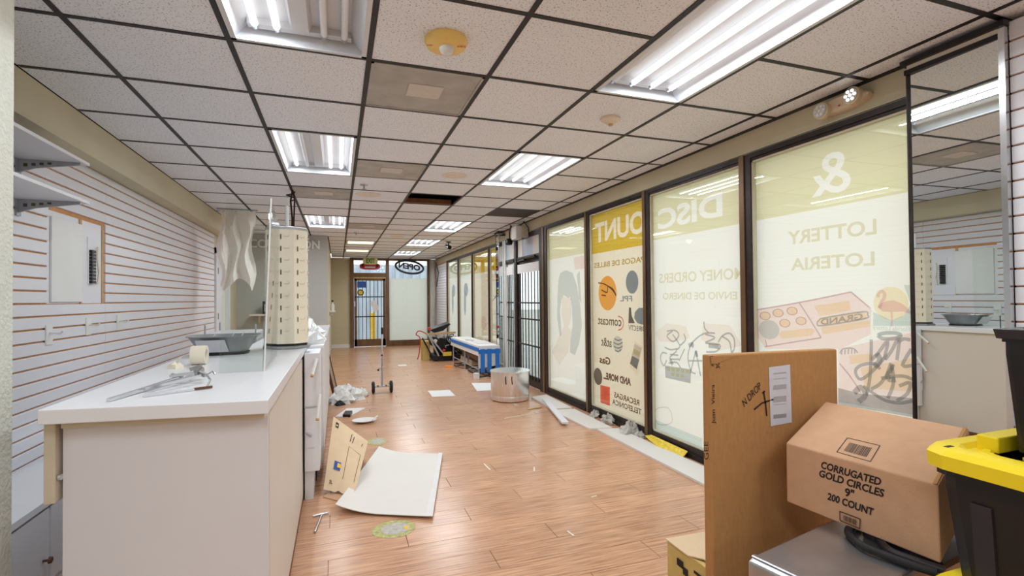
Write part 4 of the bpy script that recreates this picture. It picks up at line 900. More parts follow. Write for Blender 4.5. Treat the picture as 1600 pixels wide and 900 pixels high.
m = MB(); nu, nv = 14, 10; g = [[Vector((-1.42+.40*i/nu+.03*math.sin(j*.9+i*.5), 7.2+.05*math.sin(i*1.3)+.04*math.cos(j*.8+i), 2.5-.95*j/nv-.08*math.sin(i*.6)*j/nv)) for i in range(nu+1)] for j in range(nv+1)]
m.add([p for r_ in g for p in r_], [(j*(nu+1)+i, j*(nu+1)+i+1, (j+1)*(nu+1)+i+1, (j+1)*(nu+1)+i) for j in range(nv) for i in range(nu)]); m.build('sheet', 'film_white', t, True)
MB().tube([(-1.45, 7.2, 2.515), (-.98, 7.2, 2.515)], .008, 6).build('batten', 'grey_metal', t)
t = thing('tiny_shelf', 'tiny white shelf on the tan inner wall near the far door', 'shelf', (-.1, 12.0, 1.1))
B(-.169, 11.4, 1.08, -.05, 12.2, 1.10).build('board', 'white_paint', t); B(-.169, 11.7, 1.0, -.1, 11.72, 1.08).build('bracket', 'white_paint', t)
t = thing('spray_bottle', 'small pale bottle on the tiny shelf by the inner wall', 'bottle', (-.11, 11.7, 1.10))
MB().lathe((-.11, 11.7, 1.10), [(.04, 0), (.042, .12), (.02, .16), (.016, .2), (.001, .2)], 16).build('bottle_body', 'facade_pale', t, True); MB().box(-.13, 11.66, 1.30, -.09, 11.74, 1.335).build('cap', 'rubber', t)

# ================================================================== FLOOR THINGS
# white board on the floor
t = thing('floor_board', 'large white sheet lying on the floor with curled edges', 'sheet', (.4, 3.8, 0))
q = [Vector((-.02, 3.34, 0)), Vector((.54, 3.04, 0)), Vector((.84, 4.23, 0)), Vector((.34, 4.55, 0))]; n = 12; vs = []; fs = []
for lay in (0, 1):
    for j in range(n+1):
        for i in range(n+1):
            u, v_ = i/n, j/n; p = q[0]*(1-u)*(1-v_)+q[1]*u*(1-v_)+q[2]*u*v_+q[3]*(1-u)*v_
            h = .004+.07*max(0, (1-u)-.55)**2*3+.05*max(0, (1-v_)-.8)*(1-u) + .015*u*u
            vs.append((p.x, p.y, h+(0 if lay == 0 else .004)))
N1 = (n+1)**2
for j in range(n):
    for i in range(n):
        a = j*(n+1)+i; fs += [(a, a+n+1, a+n+2, a+1), (N1+a, N1+a+1, N1+a+n+2, N1+a+n+1)]
rim = [i for i in range(n+1)]+[j*(n+1)+n for j in range(1, n+1)]+[n*(n+1)+i for i in range(n-1, -1, -1)]+[j*(n+1) for j in range(n-1, 0, -1)]
for a, b in zip(rim, rim[1:]+rim[:1]): fs.append((a, b, N1+b, N1+a))
MB().add(vs, fs).build('panel', 'board_white', t, True)
MB().slab([(.50, 3.06, .018), (.54, 3.04, .020), (.84, 4.23, .026), (.81, 4.25, .024)], (0, 0, .004)).build('edge_fold', 'paper', t)
# collapsed carton
t = thing('collapsed_carton', 'collapsed tan carton with torn flaps leaning by the white cabinets', 'box', (0, 3.75, 0))
T1 = onY(521, 651, 4.1); T2 = onY(575, 690, 4.0); B1 = Vector((-.098, 3.68, .03)); B2 = Vector((.10, 3.56, .02))
nn_ = 8; vs = []; fs = []
for lay in (0, 1):
    for jj in range(nn_+1):
        for ii in range(nn_+1):
            u, v_ = ii/nn_, jj/nn_; p = B1*(1-u)*(1-v_)+B2*u*(1-v_)+T2*u*v_+T1*(1-u)*v_; vs.append(p+Vector((0, .008*lay+(.012*math.sin(ii*2.1) if jj == 0 else 0), .012*abs(math.sin(ii*1.7+1)) if jj == 0 else 0)))
N2 = (nn_+1)**2
for jj in range(nn_):
    for ii in range(nn_):
        a = jj*(nn_+1)+ii; fs += [(a, a+1, a+nn_+2, a+nn_+1), (N2+a, N2+a+nn_+1, N2+a+nn_+2, N2+a+1)]
rim = list(range(nn_+1))+[q_*(nn_+1)+nn_ for q_ in range(1, nn_+1)]+[nn_*(nn_+1)+q_ for q_ in range(nn_-1, -1, -1)]+[q_*(nn_+1) for q_ in range(nn_-1, 0, -1)]
for a, b in zip(rim, rim[1:]+rim[:1]): fs.append((b, a, N2+a, N2+b))
MB().add(vs, fs).build('front_flap', 'cardboard_thin', t, True)
MB().slab([T1+Vector((.02, .03, -.02)), T2+Vector((-.02, .03, -.02)), Vector((.2, 4.42, 0)), Vector((0, 4.5, 0))], (0, .008, 0)).build('back_flap', 'cardboard', t)
MB().slab([(-.10, 3.64, .0), (.03, 3.50, .0), (.12, 3.55, .012), (-.07, 3.66, .012)], (0, 0, .006)).build('bottom_flap', 'cardboard_pale', t)
Uf = (B2-B1); Vf = (T1-B1); nrm = Uf.cross(T1-B1).normalized()
if nrm.y > 0: nrm = -nrm
def fp(u, v, d=.004): return (B1*(1-u)*(1-v)+B2*u*(1-v)+T2*u*v+T1*(1-u)*v)+nrm*d
def fquad(u0, v0, u1, v1, mat, name): MB().poly([fp(u0, v0), fp(u1, v0), fp(u1, v1), fp(u0, v1)]).build(name, mat, t)
fquad(.22, .30, .42, .42, 'ink_blue', 'print_patch'); MB().poly([fp(.32, .34, .006), fp(.42, .34, .006), fp(.42, .40, .006), fp(.32, .40, .006)]).build('print_patch', 'ink_yellow', t)
fquad(.10, .88, .18, .955, 'ink_black', 'print_patch'); MB().poly([fp(.12, .90, .006), fp(.16, .90, .006), fp(.16, .925, .006), fp(.12, .925, .006)]).build('print_patch', 'cardboard_thin', t)
for (u, v, l) in ((.55, .80, .15), (.62, .80, .13), (.87, .84, .06)): MB().ribbon([fp(u, v), fp(u+.02, v+l*.9)], .006, nrm).build('printed_line', 'ink_brown', t)
MB().ribbon([fp(.55, .2), fp(.55, .72), fp(.9, .68), fp(.9, .2)], .003, nrm).build('printed_line', 'ink_brown', t)
letters('3L', fp(.15, .10), (fp(.25, .10)-fp(.15, .10)), (fp(.15, .15)-fp(.15, .10)), .02).build('lettering', 'ink_brown', t)
# floor stickers
for (x, yv, a, b, l) in ((.305, 3.0, .125, .115, 'round worn green sticker on the floor below the white sheet'), (.345, 4.89, .09, .13, 'worn green sticker on the floor behind the carton')):
    t = thing('floor_sticker', l, 'sticker', (x, yv, 0), 'floor stickers')
    MB().loft([rr(x, yv, a, b, .0, 36, 2), rr(x, yv, a, b, .0012, 36, 2)]).build('disc', 'floor_sticker', t)
    MB().loft([rr(x+.01, yv, a*.66, b*.62, .0012, 30, 2), rr(x+.01, yv, a*.66, b*.62, .0017, 30, 2)]).build('face', 'debris_grey', t)
MB().loft([rr(.375, 2.99, .014, .024, .0017, 16, 2), rr(.375, 2.99, .014, .024, .0022, 16, 2)]).build('yellow_spot', 'ink_yellow', bpy.data.objects['floor_sticker'])
t = thing('floor_hook', 'small steel hook lying on the floor by the counter base', 'hook', (-.11, 3.2, 0))
MB().tube([(-.13, 3.10, .008), (-.10, 3.33, .008)], .006, 8).build('shank', 'steel', t); MB().tube([(-.15, 3.33, .009), (-.06, 3.35, .009)], .006, 8).build('crossbar', 'steel', t)
# papers
def sheet(name, pts, label, mat='paper', cat='paper', h=.002, lift=0):
    o = MB().slab([(x, yv, .0005+lift*(i % 2)) for i, (x, yv) in enumerate(pts)], (0, 0, h)).build(name, mat); return tag(o, label, cat, )
sheet('paper_sheet', [(1.22, 6.82), (1.53, 6.78), (1.55, 7.25), (1.24, 7.3)], 'white paper lying alone in the middle of the floor')
sheet('paper_sheet', [(-.03, 6.1), (.1, 6.0), (.32, 6.45), (.1, 6.5)], 'white flyer with a dark block beside the white cloth heap')
sheet('paper_sheet', [(1.9, 7.0), (2.2, 7.0), (2.3, 7.6), (2.0, 7.7)], 'pale plastic sheet on the floor left of the steel pot')
sheet('paper_scrap', [(1.15, 10.2), (1.32, 10.2), (1.32, 10.4), (1.15, 10.4)], 'small white scrap on the floor near the wheeled cart')
tag(MB().slab([(.05, 6.03, .003), (.13, 6.0, .003), (.16, 6.2, .003), (.08, 6.23, .003)], (0, 0, .03)).build('small_box', 'black_plastic'), 'small dark box on the white flyer', 'box')
t = thing('white_dish', 'curved white plastic piece on the floor before the cart', 'plastic piece', (.27, 5.7, 0))
MB().loft([rr(.27, 5.7, .06, .05, 0, 24, 2), rr(.27, 5.7, .13, .11, .03, 24, 2), rr(.27, 5.7, .122, .10, .031, 24, 2), rr(.27, 5.7, .06, .05, .006, 24, 2)]).build('dish', 'paper', t, True)
MB().slab([(.36, 5.66, .02), (.42, 5.72, .05), (.41, 5.75, .05), (.35, 5.7, .02)], (0, 0, .006)).build('lip', 'paper', t)
sl = ['nearest pale scratch mark strip on the floor', 'short pale strip in the middle of the floor', 'pale sliver nearest the window boards', 'long pale sliver pointing at the steel pot', 'thin pale splinter near the small carton']
for k, (x, yv, l, a) in enumerate(((1.43, 3.6, .10, 1.2), (1.12, 3.75, .16, 1.6), (1.60, 3.0, .05, .2), (1.75, 5.3, .45, .25), (1.25, 2.55, .07, 1.7))):
    tag(MB().bar((x, yv, .002), (x+l*math.cos(a), yv+l*math.sin(a), .002), .010, .003).build('wood_sliver', 'tape_cream'), sl[k], 'sliver', 'pale slivers on the floor')
# white cloth heap and leaning plank
t = thing('cloth_heap', 'crumpled white cloth heap on the floor beside the leaning plank', 'cloth', (.12, 6.95, 0))
for k, (x, yv, r) in enumerate(((.05, 6.9, .15), (.20, 7.1, .14), (.30, 7.25, .10), (.1, 7.15, .17))): crumple((x, yv, 0), r, 40+k, 13, 6, 1.0, .33).build('fold', 'cloth_white', t)
crumple((.02, 6.74, 0), .06, 77, 9, 4, .8, .4).build('dark_scrap', 'rubber', t)
t = thing('leaning_plank', 'narrow brown plank leaning against the white cabinets', 'plank', (-.03, 7.49, 0))
MB().bar((-.03, 7.46, .0), (-.15, 7.22, .60), .09, .018).build('board', 'wood_brown', t); MB().bar((-.015, 7.44, .005), (-.135, 7.2, .60), .03, .02).build('edge_strip', 'tan_edge', t)
# wheeled cart
t = thing('luggage_cart', 'slim grey luggage cart with two black wheels in mid floor', 'cart', (.6, 7.4, 0))
MB().tube([(.60, 7.42, .08), (.60, 7.42, .5)], .013, 8).build('lower_pole', 'grey_metal', t); MB().tube([(.60, 7.42, .48), (.602, 7.42, .86)], .009, 8).build('upper_pole', 'chrome', t)
MB().cbox(.588, 7.405, .84, .618, 7.435, .94, .006).build('grip', 'black_plastic', t)
MB().tube([(.49, 7.40, .09), (.71, 7.40, .09)], .008, 8).build('axle', 'grey_metal', t); MB().box(.53, 7.36, .085, .67, 7.46, .10).build('toe_plate', 'grey_metal', t)
for x in (.475, .725): w_ = MB().lathe((x, 7.40, .085), [(.02, -.018), (.07, -.02), (.085, -.012), (.085, .012), (.07, .02), (.02, .018)], 24, 'x').build('wheel', 'rubber', t, True); MB().lathe((x, 7.40, .085), [(.001, -.022), (.03, -.022), (.03, .022), (.001, .022)], 14, 'x').build('hub', 'grey_metal', w_)
MB().tube([(.54, 7.40, .34), (.60, 7.41, .36), (.66, 7.40, .34)], .007, 6).build('cross_brace', 'chrome', t)
for (x, z) in ((.597, .54), (.545, .33), (.655, .10), (.54, .10)): MB().lathe((x, 7.39, z), [(.001, -.012), (.013, -.01), (.013, .01), (.001, .012)], 12).build('knob', 'black_plastic', t)
# steel pot
t = thing('stock_pot', 'large aluminium stock pot with flat lid beside the barred door', 'pot', (2.16, 6.28, 0))
MB().lathe((2.16, 6.28, 0), [(.22, 0), (.25, .012), (.255, .05), (.257, .055), (.252, .075), (.255, .08), (.255, .36), (.262, .365), (.262, .375), (.255, .38)], 48).build('body', 'aluminium', t, True)
MB().lathe((2.16, 6.28, .38), [(.262, -.004), (.264, .008), (.24, .014), (.12, .018), (.001, .02)], 48).build('lid', 'aluminium', t, True)
for k, dx in enumerate((-.135, -.06)): MB().tube([(2.16+dx, 6.28-.256*math.sqrt(1-(dx/.256)**2)-.003, .34), (2.16+dx-.005, 6.28-.256*math.sqrt(1-(dx/.256)**2)-.012, .31), (2.16+dx+.003, 6.28-.256*math.sqrt(1-(dx/.256)**2)-.006, .24)], .006, 6).build('strap', 'black_plastic', t)
# boards along the windows
def flat(pts, z0, z1): return MB().slab([(x, yv, z0) for x, yv in pts], (0, 0, z1-z0))
tag(flat([(2.43, 2.45), (2.70, 2.45), (2.68, 4.42), (2.46, 4.48)], 0, .02).build('sill_board', 'board_white', bevel=.002), 'long white board on the floor below the lottery window', 'board', 'white boards along the windows')
tag(flat([(2.40, 4.52), (2.63, 4.46), (2.66, 5.38), (2.38, 5.42)], 0, .02).build('sill_board', 'board_white', bevel=.002), 'white board on the floor below the services window', 'board', 'white boards along the windows')
tag(flat([(2.42, 5.46), (2.66, 5.44), (2.69, 6.3), (2.44, 6.22)], 0, .022).build('sill_board', 'board_white', bevel=.002), 'white board on the floor below the portrait window', 'board', 'white boards along the windows')
tag(MB().bar((2.24, 4.75, .035), (2.52, 5.95, .035), .07, .02).build('loose_strip', 'facade_pale'), 'pale strip lying diagonally across the window boards', 'strip')
tag(MB().bar((2.16, 5.62, .005), (2.34, 5.66, .008), .04, .008).build('wood_splinter', 'wood_tan'), 'tan splinter under the diagonal strip', 'splinter')
tag(MB().slab([(2.66, 3.72, .01), (2.70, 3.45, .01), (2.745, 3.45, .05), (2.74, 3.95, .06), (2.69, 3.98, .05)], (0, 0, .006)).build('torn_foam', 'vinyl_yellow'), 'torn yellow foam strip at the foot of the window mullion', 'foam')
for k, (yv, l) in enumerate(((4.25, 'larger'), (4.7, 'middle'), (5.0, 'smaller'), (4.1, 'nearest tiny'))): tag(crumple((2.72, yv, .0), [.10, .08, .06, .05][k], 60+k, 15, 6, 1.0, .5).build('plaster_rubble', 'debris_grey'), l+' grey plaster rubble heap at the foot of the window', 'rubble', 'rubble at the windows')
for k, l in enumerate(('tiny plaster chip farthest along the window boards', 'tiny plaster chip midway along the window boards', 'tiny plaster chip nearest the camera by the boards')):
    tag(MB().slab([(2.08+.08*k, 5.9-.5*k, .0), (2.13+.08*k, 5.88-.5*k, 0), (2.1+.08*k, 5.97-.5*k, 0)], (0, .005, .01)).build('plaster_chip', 'debris_grey'), l, 'chip', 'plaster chips by the boards')

# taped table
t = thing('taped_table', 'low white covered table edged with blue tape by the windows', 'table', (2.5, 9.3, 0))
MB().box(2.27, 8.22, .50, 2.64, 10.4, .535).build('tabletop', 'cloth_white', t, bevel=.01)
MB().box(2.262, 8.212, .36, 2.27, 10.41, .53).build('cloth_skirt', 'cloth_white', t); MB().loft([[(2.262, 8.212, .15), (2.645, 8.212, .2), (2.645, 8.2, .2), (2.262, 8.2, .15)], [(2.262, 8.22, .53), (2.645, 8.22, .53), (2.645, 8.208, .53), (2.262, 8.208, .53)]]).build('cloth_drop', 'cloth_white', t)
B(2.256, 8.19, .435, 2.262, 10.41, .50).build('blue_tape', 'tape_blue', t); B(2.256, 8.19, .40, 2.645, 8.2, .47).build('blue_tape', 'tape_blue', t)
for x in (2.29, 2.41, 2.555): B(x, 8.182, .08, x+.075, 8.19, .48).build('tape_strip', 'tape_blue', t)
MB().slab([(2.30, 8.3, .24), (2.30, 10.35, .36), (2.30, 10.35, .42), (2.30, 8.3, .48)], (.02, 0, 0)).build('apron_board', 'wood_brown', t)
for x in (2.29, 2.61):
    for yv in (8.3, 9.3, 10.3): MB().bar((x, yv, 0), (x, yv, .5), .022, .022).build('leg', 'grey_metal', t)
MB().bar((2.29, 8.3, .12), (2.29, 10.3, .12), .015, .015).build('stretcher', 'grey_metal', t)
t = thing('folded_paper', 'folded white paper with a dark clip on the taped table', 'paper', (2.5, 9.3, .535))
MB().slab([(2.36, 8.6, .536), (2.60, 8.6, .536), (2.62, 9.1, .536), (2.38, 9.15, .536)], (0, 0, .012)).build('sheet', 'paper', t); MB().bar((2.36, 9.5, .541), (2.46, 9.3, .541), .03, .01).build('clip', 'grey_metal', t)
t = thing('cable_tangle', 'tangle of dark cables on the floor under the taped table', 'cables', (2.45, 8.8, 0))
rnd = random.Random(3)
for k in range(7):
    cx, cy = 2.42+rnd.uniform(-.1, .12), 8.3+.25*k; pts = [(cx+.14*math.cos(a*.6+k)*(1+.2*math.sin(a)), cy+.22*math.sin(a*.6+k), .012+.012*(a % 3)) for a in range(12)]
    MB().tube(smooth(pts, 3), .010, 6).build('cable', ['rubber', 'wood_brown', 'rubber', 'grey_metal'][k % 4], t)
MB().box(2.15, 8.05, 0, 2.23, 8.15, .09).build('plug_block', 'paper', t)
tag(MB().slab([(1.95, 9.55, .0), (2.1, 9.5, .0), (2.13, 9.62, 0), (2.0, 9.7, 0)], (0, .01, .035)).build('orange_scrap', 'orange'), 'small orange scrap on the floor beside the junk machine', 'scrap')
# junk machine
t = thing('dismantled_machine', 'dismantled black machine with silver frame and cables by the far windows', 'machine', (2.2, 10.8, 0))
JX, JY = 2.15, 10.9
MB().box(JX-.22, JY-.25, .04, JX+.38, JY+.45, .12).build('base', 'rubber', t); MB().box(JX-.12, JY-.27, 0, JX+.36, JY-.2, .05).build('foot', 'bronze_dark', t)
MB().bar((JX-.1, JY-.25, .12), (JX-.32, JY-.2, .58), .05, .03).build('frame_arm', 'grey_metal', t); MB().bar((JX-.22, JY-.1, .1), (JX-.42, JY-.05, .5), .04, .03).build('frame_arm', 'black_plastic', t)
MB().lathe((JX-.02, JY-.15, .38), [(.03, -.08), (.11, -.08), (.12, -.05), (.12, .05), (.11, .08), (.03, .08)], 22, 'y').build('motor', 'black_plastic', t, True)
MB().lathe((JX-.18, JY-.12, .42), [(.02, -.05), (.1, -.05), (.1, .05), (.02, .05)], 20, 'y').build('pulley', 'rubber', t, True); MB().lathe((JX-.16, JY-.18, .43), [(.001, -.01), (.045, -.008), (.045, .008), (.001, .01)], 16, 'y').build('hub', 'tape_cream', t, True)
MB().slab([(JX-.25, JY, .66), (JX+.18, JY-.02, .80), (JX+.22, JY, .78), (JX+.05, JY, .64), (JX-.15, JY, .60)], (0, .25, .03)).build('seat_pad', 'black_plastic', t)
MB().bar((JX-.35, JY-.1, .58), (JX+.3, JY-.1, .60), .05, .04).build('beam', 'wood_tan', t)
for k in range(9):
    pts = [(JX+.02+.33*q/6+rnd.uniform(-.05, .05), JY-.25+rnd.uniform(-.08, .08), .55-.4*abs(q/6-.25*(k % 4))+rnd.uniform(-.05, .05)) for q in range(7)]
    MB().tube(smooth([(a, b, max(c, .1)) for a, b, c in pts], 3), .011, 6).build('hose', ['rubber', 'grey_metal', 'black_plastic'][k % 3], t)
MB().lathe((JX+.0, JY-.3, .24), [(.001, -.02), (.035, -.02), (.03, .02), (.001, .03)], 12).build('red_knob', 'red_plastic', t); B(JX-.02, JY-.33, .12, JX+.16, JY-.27, .2).build('tag_box', 'vinyl_yellow', t)
MB().tube(smooth([(JX-.35, JY-.1, .6), (JX-.5, JY-.12, .66), (JX-.56, JY-.1, .58), (JX-.48, JY-.1, .5), (JX-.5, JY-.12, .2), (JX-.54, JY-.12, .05)], 4), .012, 6).build('red_cord', 'red_plastic', t)
for k in range(8):
    a_ = .7*k; MB().tube(smooth([(JX+.1+.25*math.cos(a_), JY-.28+.03*k, .2+.3*abs(math.sin(a_))), (JX+.2, JY-.32+.02*k, .5-.03*k), (JX+.42, JY-.2, .42-.04*k), (JX+.36, JY-.1, .15)], 4), .013, 6).build('hose', ['rubber', 'black_plastic'][k % 2], t)
B(JX+.05, JY-.1, .12, JX+.36, JY+.3, .46).build('gear_case', 'black_plastic', t, bevel=.03); MB().bar((JX-.3, JY-.28, .55), (JX+.02, JY-.3, .13), .035, .03).build('frame_arm', 'grey_metal', t)
B(JX-.14, JY-.05, .12, JX+.05, JY+.2, .3).build('gear_case', 'rubber', t, bevel=.02)
MB().box(JX-.40, JY+.0, .0, JX-.26, JY+.3, .42).build('side_carton', 'cardboard_olive', t)
MB().lathe((JX-.27, JY-.05, .69), [(.001, -.03), (.035, -.02), (.03, .03), (.001, .04)], 12).build('red_cap', 'red_plastic', t)
# curtain and pole in the far right corner
t = thing('corner_drape', 'bundled grey curtain hanging in the far right corner', 'curtain', (2.66, 14.5, 0))
MB().tube([(2.66, 14.55, .05), (2.63, 14.5, .8), (2.67, 14.52, 1.5), (2.65, 14.55, 2.45)], [.05, .04, .05, .045], 10).build('bundle', 'debris_grey', t, True); MB().tube([(2.70, 14.3, 1.7), (2.72, 14.1, 2.1), (2.66, 14.2, 2.4)], .012, 6).build('cord', 'black_plastic', t)

# ================================================================== RIGHT FOREGROUND BOXES
t = thing('flat_carton', 'tall flat brown carton with handwriting and shipping label standing upright', 'box', (1.56, 1.48, 0))
FX0, FX1, FY0, FY1, FZ = 1.255, 1.881, 1.45, 1.492, 1.132
MB().hexa([(FX0, FY0, 0), (FX1, FY0, 0), (FX1, FY1, 0), (FX0, FY1, 0)], [(FX0, FY0, FZ), (FX1, FY0, FZ-.004), (FX1, FY1, FZ-.004), (FX0, FY1, FZ)]).build('body', 'cardboard', t, bevel=.006)
MB().slab([(FX0+.002, FY0-.001, FZ-.005), (FX0+.12, FY0-.001, FZ-.006), (FX0+.10, FY0-.001, FZ-.012), (FX0+.03, FY0-.001, FZ-.03), (FX0+.004, FY0-.001, FZ-.03)], (0, -.002, 0)).build('torn_corner', 'cardboard', t)
def onF(x, y): p = onY(x, y, FY0-.0015); return p
MB().slab([onF(1201, 574), onF(1234, 569.5), onF(1237, 660), onF(1204, 666)], (0, -.001, 0)).build('shipping_label', 'paper_grey', t)
def fstroke(lines, w, mat, name, off=.001):
    for ln in lines:
        MB().ribbon([onF(a, b)-Vector((0, off, 0)) for a, b in ln], w, (0, -1, 0)).build(name, mat, t)
for y0_, h_ in ((583, 2), (592, 1), (602, 7), (620, 9), (632, 1), (648, 6)):
    MB().poly([onF(1208, y0_)-Vector((0, .002, 0)), onF(1228, y0_-2)-Vector((0, .002, 0)), onF(1228, y0_-2+h_)-Vector((0, .002, 0)), onF(1208, y0_+h_)-Vector((0, .002, 0))]).build('label_print', 'grey_metal', t)
def ftext(body, x, y, ux, uy, vx, vy, bold=0):
    o = onF(x, y)-Vector((0, .001, 0)); letters(body, o, onF(ux, uy)-o-Vector((0, .001, 0)), onF(vx, vy)-o-Vector((0, .001, 0)), bold).build('handwriting', 'ink_black', t)
ftext('Juan  Vieira', 1119, 662, 1118, 601, 1112, 662)
ftext('N DROP', 1163, 636, 1190, 606, 1159, 626)
fstroke([[(1193, 612), (1196, 630), (1198, 650)], [(1178, 640), (1190, 630), (1208, 624)], [(1191, 614), (1195, 611)]], .006, 'ink_black', 'handwriting')
ftext('GEE', 1107, 718, 1106, 690, 1100, 718)
ftext('#430', 1116, 572, 1115, 556, 1110, 572); ftext('305', 1125, 576, 1123, 561, 1119, 576)
# small carton on the floor
t = thing('small_carton', 'small olive carton with torn lid on the floor behind the flat carton', 'box', (1.6, 1.9, 0))
q = [(1.404, 1.913), (1.40, 1.62), (1.62, 1.60), (1.63, 1.90)]
MB().loft([[(x, y_, 0) for x, y_ in q], [(x, y_, .245) for x, y_ in q]]).build('body', 'cardboard_olive', t)
MB().slab([(1.395, 1.915, .245), (1.392, 1.76, .245), (1.425, 1.70, .252), (1.44, 1.62, .25), (1.63, 1.60, .25), (1.635, 1.905, .245)], (0, 0, .005)).build('lid_flap', 'cardboard_thin', t)
for (y0_, y1_, z0_, z1_) in ((1.84, 1.80, .17, .20), (1.80, 1.77, .15, .18), (1.73, 1.66, .19, .20), (1.72, 1.64, .13, .15)):
    MB().slab([(1.401+.0, y0_, z0_), (1.400, y1_, z0_), (1.400, y1_, z1_), (1.401, y0_, z1_)], (-.003, 0, 0)).build('print_mark', 'ink_black', t)
# stainless cabinet
t = thing('steel_cabinet', 'stainless steel cabinet with worn top under the printed carton', 'cabinet', (1.5, .95, 0))
ca = R(12)
def st(u, v, z): v *= .4; return (1.10+u*math.cos(ca)+v*math.sin(ca), 1.13+u*math.sin(ca)-v*math.cos(ca), z)
MB().loft([[st(0, .7, 0), st(.72, .7, 0), st(.72, 0, 0), st(0, 0, 0)], [st(0, .7, .585), st(.72, .7, .585), st(.72, 0, .585), st(0, 0, .585)], [st(.015, .685, .6), st(.705, .685, .6), st(.705, .015, .6), st(.015, .015, .6)]]).build('body', 'steel', t, bevel=.006)
MB().loft([[st(.012, .69, .6), st(.03, .69, .6), st(.03, .012, .6), st(.012, .012, .6)], [st(.015, .69, .603), st(.027, .69, .603), st(.027, .012, .603), st(.015, .012, .603)]]).build('folded_seam', 'steel', t)
t = thing('rubber_hose', 'dark rubber hose squeezed between the printed carton and steel top', 'hose', (1.45, 1.0, .6))
MB().tube(smooth([(1.66, 1.16, .613), (1.50, 1.13, .613), (1.44, 1.05, .613), (1.445, .98, .613), (1.46, .92, .613), (1.48, .875, .613)], 5), .011, 10).build('hose', 'rubber', t, True)
MB().tube(smooth([(1.68, 1.10, .613), (1.55, 1.07, .613), (1.485, 1.0, .613), (1.49, .94, .613), (1.51, .875, .613)], 5), .011, 10).build('hose', 'dark_plastic', t, True)
MB().slab([(1.52, 1.10, .602), (1.53, .89, .602), (1.75, .92, .602), (1.75, 1.12, .602)], (0, 0, .02)).build('rubber_mat', 'dark_plastic', t)
# printed carton
t = thing('printed_carton', 'tan carton printed CORRUGATED GOLD CIRCLES resting tilted on the steel cabinet', 'box', (1.6, 1.15, .622))
A, Bn, Cn, Dn = Vector((1.477, 1.335, .829)), Vector((1.51, .885, .833)), Vector((1.80, .97, .937)), Vector((1.78, 1.423, .933))
a, b, c_, d_ = Vector((1.476, 1.335, .624)), Vector((1.514, .886, .624)), Vector((1.81, .97, .726)), Vector((1.785, 1.423, .728))
MB().loft([[a, b, c_, d_], [A, Bn, Cn, Dn]]).build('body', 'cardboard_pale', t, bevel=.005)
ff = lambda u, v, d=.0015: (A*(1-u)*(1-v)+Bn*u*(1-v)+b*u*v+a*(1-u)*v)+Vector((-d, 0, 0))
ft = lambda u, v, d=.0015: (A*(1-u)*(1-v)+Bn*u*(1-v)+Cn*u*v+Dn*(1-u)*v)+Vector((-d*.3, 0, d))
def onPl(x, y, p0, p1, p2, d=.0015):
    n_ = (p1-p0).cross(p2-p0).normalized(); r_ = ray(x, y); o_ = Vector((0, 0, CZ)); k_ = (p0-o_).dot(n_)/r_.dot(n_); q_ = o_+r_*k_
    return q_-r_.normalized()*d
def ctext(body, ll, lr, ul, bold=.03):
    o = onPl(*ll, A, Bn, a); letters(body, o, onPl(*lr, A, Bn, a)-o, onPl(*ul, A, Bn, a)-o, bold).build('lettering', 'ink_black', t)
ctext('CORRUGATED', (1282, 731.5), (1375.5, 759.5), (1284, 720.5)); ctext('GOLD CIRCLES', (1279, 744.5), (1380, 777.5), (1281, 733.5)); ctext('9"', (1319.5, 775), (1334, 779.5), (1320.5, 761.5)); ctext('200 COUNT', (1292.5, 780.5), (1364, 806.5), (1294, 769.5))
bars = random.Random(9)
def barcode(f, u0, u1, v0, v1, frame=True, horiz=True):
    if frame:
        e = .006; 
        for (p0, p1) in (((u0, v0), (u1, v0)), ((u1, v0), (u1, v1)), ((u1, v1), (u0, v1)), ((u0, v1), (u0, v0))):
            n_ = (f(.5, .5, 1)-f(.5, .5, 0)); MB().ribbon([f(*p0), f(*p1)], .003, n_).build('barcode_frame', 'ink_brown', t)
    u = u0+(u1-u0)*.16; va, vb = v0+(v1-v0)*.25, v0+(v1-v0)*.82; m = MB()
    while u < u1-(u1-u0)*.18:
        w_ = bars.choice((.012, .02, .03))*(u1-u0); m.poly([f(u, va), f(u+w_, va), f(u+w_, vb), f(u, vb)]); u += w_+bars.choice((.014, .02))*(u1-u0)
    m.build('barcode', 'ink_brown', t)['kind'] = 'stuff'
def quadf(cs, pl):
    P_ = [onPl(*c, *pl) for c in cs]
    return lambda u, v, d=0: P_[0]*(1-u)*(1-v)+P_[1]*u*(1-v)+P_[2]*u*v+P_[3]*(1-u)*v+(P_[1]-P_[0]).cross(P_[3]-P_[0]).normalized()*d
barcode(quadf([(1324, 684), (1375, 696), (1360, 721), (1307.5, 706)], (A, Bn, Cn)), 0, 1, 0, 1); barcode(quadf([(1312, 799), (1344, 811), (1343.5, 826), (1312.5, 813)], (A, Bn, a)), 0, 1, 0, 1)
MB().slab([ft(.97, .0), ft(.99, .0), ft(.99, 1), ft(.97, 1)], (0, 0, .001)).build('tape_seam', 'cardboard', t)
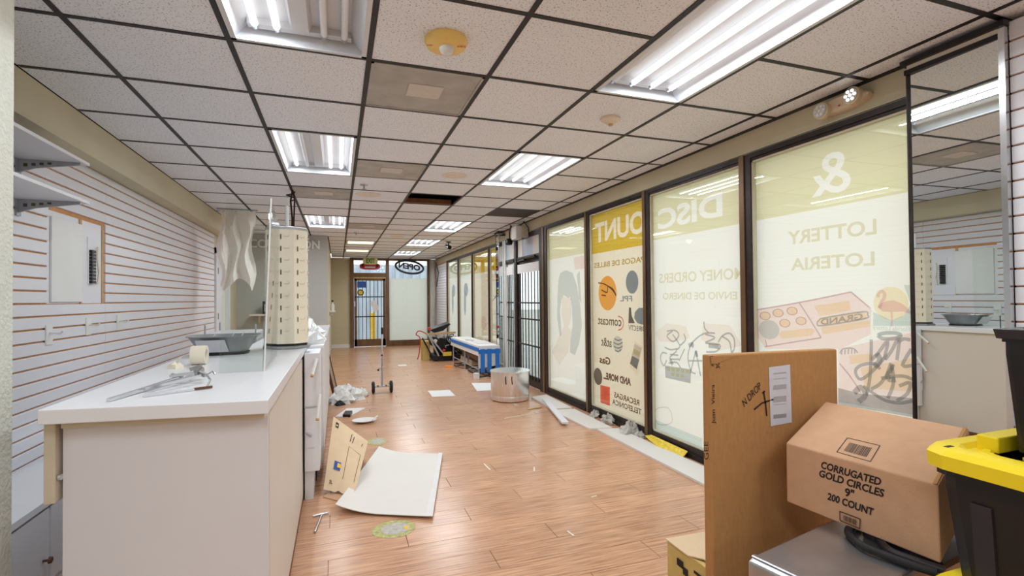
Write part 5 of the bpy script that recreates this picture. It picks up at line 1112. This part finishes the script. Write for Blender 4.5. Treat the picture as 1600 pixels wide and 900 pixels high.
# totes
def tote(name, label, x0, y1, z0, h, lid=True, L=.52, Wd=.70, body='black_plastic', grp='black storage totes', ta=.05, tb=.03, ch=.04):
    t = thing(name, label, 'storage tote', (x0+L/2, y1-Wd/2, z0), grp)
    def ring(i, z, c=ch): 
        X0, X1, Y0, Y1 = x0+i, x0+L-i, y1-Wd+i, y1-i; k = c*.3
        return [(X0+c, Y0, z), (X1-c, Y0, z), (X1-k, Y0+k, z), (X1, Y0+c, z), (X1, Y1-c, z), (X1-k, Y1-k, z), (X1-c, Y1, z), (X0+c, Y1, z), (X0+k, Y1-k, z), (X0, Y1-c, z), (X0, Y0+c, z), (X0+k, Y0+k, z)]
    zt = z0+h-(.04 if lid else 0)
    m = MB().loft([ring(ta, z0), ring(tb, zt-.06), ring(tb, zt-.03), ring(tb*.6, zt-.03), ring(tb*.6, zt)]); m.build('tub', body, t)
    for k in range(5):
        yy = y1-.12-.115*k; MB().hexa([(x0+ta-.007, yy-.02, z0+.01), (x0+ta+.01, yy-.025, z0+.01), (x0+ta+.01, yy+.025, z0+.01), (x0+ta-.007, yy+.02, z0+.01)], [(x0+tb-.003, yy-.02, zt-.08), (x0+tb+.02, yy-.025, zt-.08), (x0+tb+.02, yy+.025, zt-.08), (x0+tb-.003, yy+.02, zt-.08)]).build('rib', 'dark_plastic', t)
    if lid:
        l = MB().loft([ring(.0, zt-.012, .06), ring(-.002, zt+.022, .06), ring(.01, zt+.036, .055), ring(.045, zt+.036, .05), ring(.055, zt+.024, .05)]).build('lid', 'yellow_lid', t)
        MB().loft([ring(.075, zt+.023, .04), ring(.078, zt+.03, .04), ring(.09, zt+.03, .04), ring(.095, zt+.024, .04)]).build('lid_ridge', 'yellow_lid', l)
        if z0 > .5: MB().box(x0+.13, y1-.105, zt+.022, x0+.29, y1-.06, zt+.062).build('lid_block', 'yellow_lid', l, bevel=.004)
        for k in range(3): MB().bar((x0+.12, y1-.16-.05*k, zt+.027), (x0+.42, y1-.20-.05*k, zt+.027), .012, .008).build('lid_rib', 'yellow_lid', l)
        B(x0+.03, y1-.055, zt+.0355, x0+.055, y1-.045, zt+.0367).build('lid_slot', 'ink_black', l)
    else:
        MB().loft([ring(.0, zt-.022), ring(-.004, zt), ring(.02, zt+.004)]).build('rim', 'dark_plastic', t)
    return t
tote('storage_tote', 'lowest black tote of the stack, standing on the floor', 1.36, .84, 0, .32)
tote('storage_tote', 'black tote whose yellow lid shows at the bottom right edge', 1.36, .845, .32, .327)
tote('storage_tote', 'black tote with large yellow lid right of the printed carton', 1.384, .862, .647, .323)
tote('storage_tote', 'topmost black tote standing on the large yellow lid', 1.492, .752, .968, .29, False, .42, .5, ta=.026, tb=.012, ch=.014)
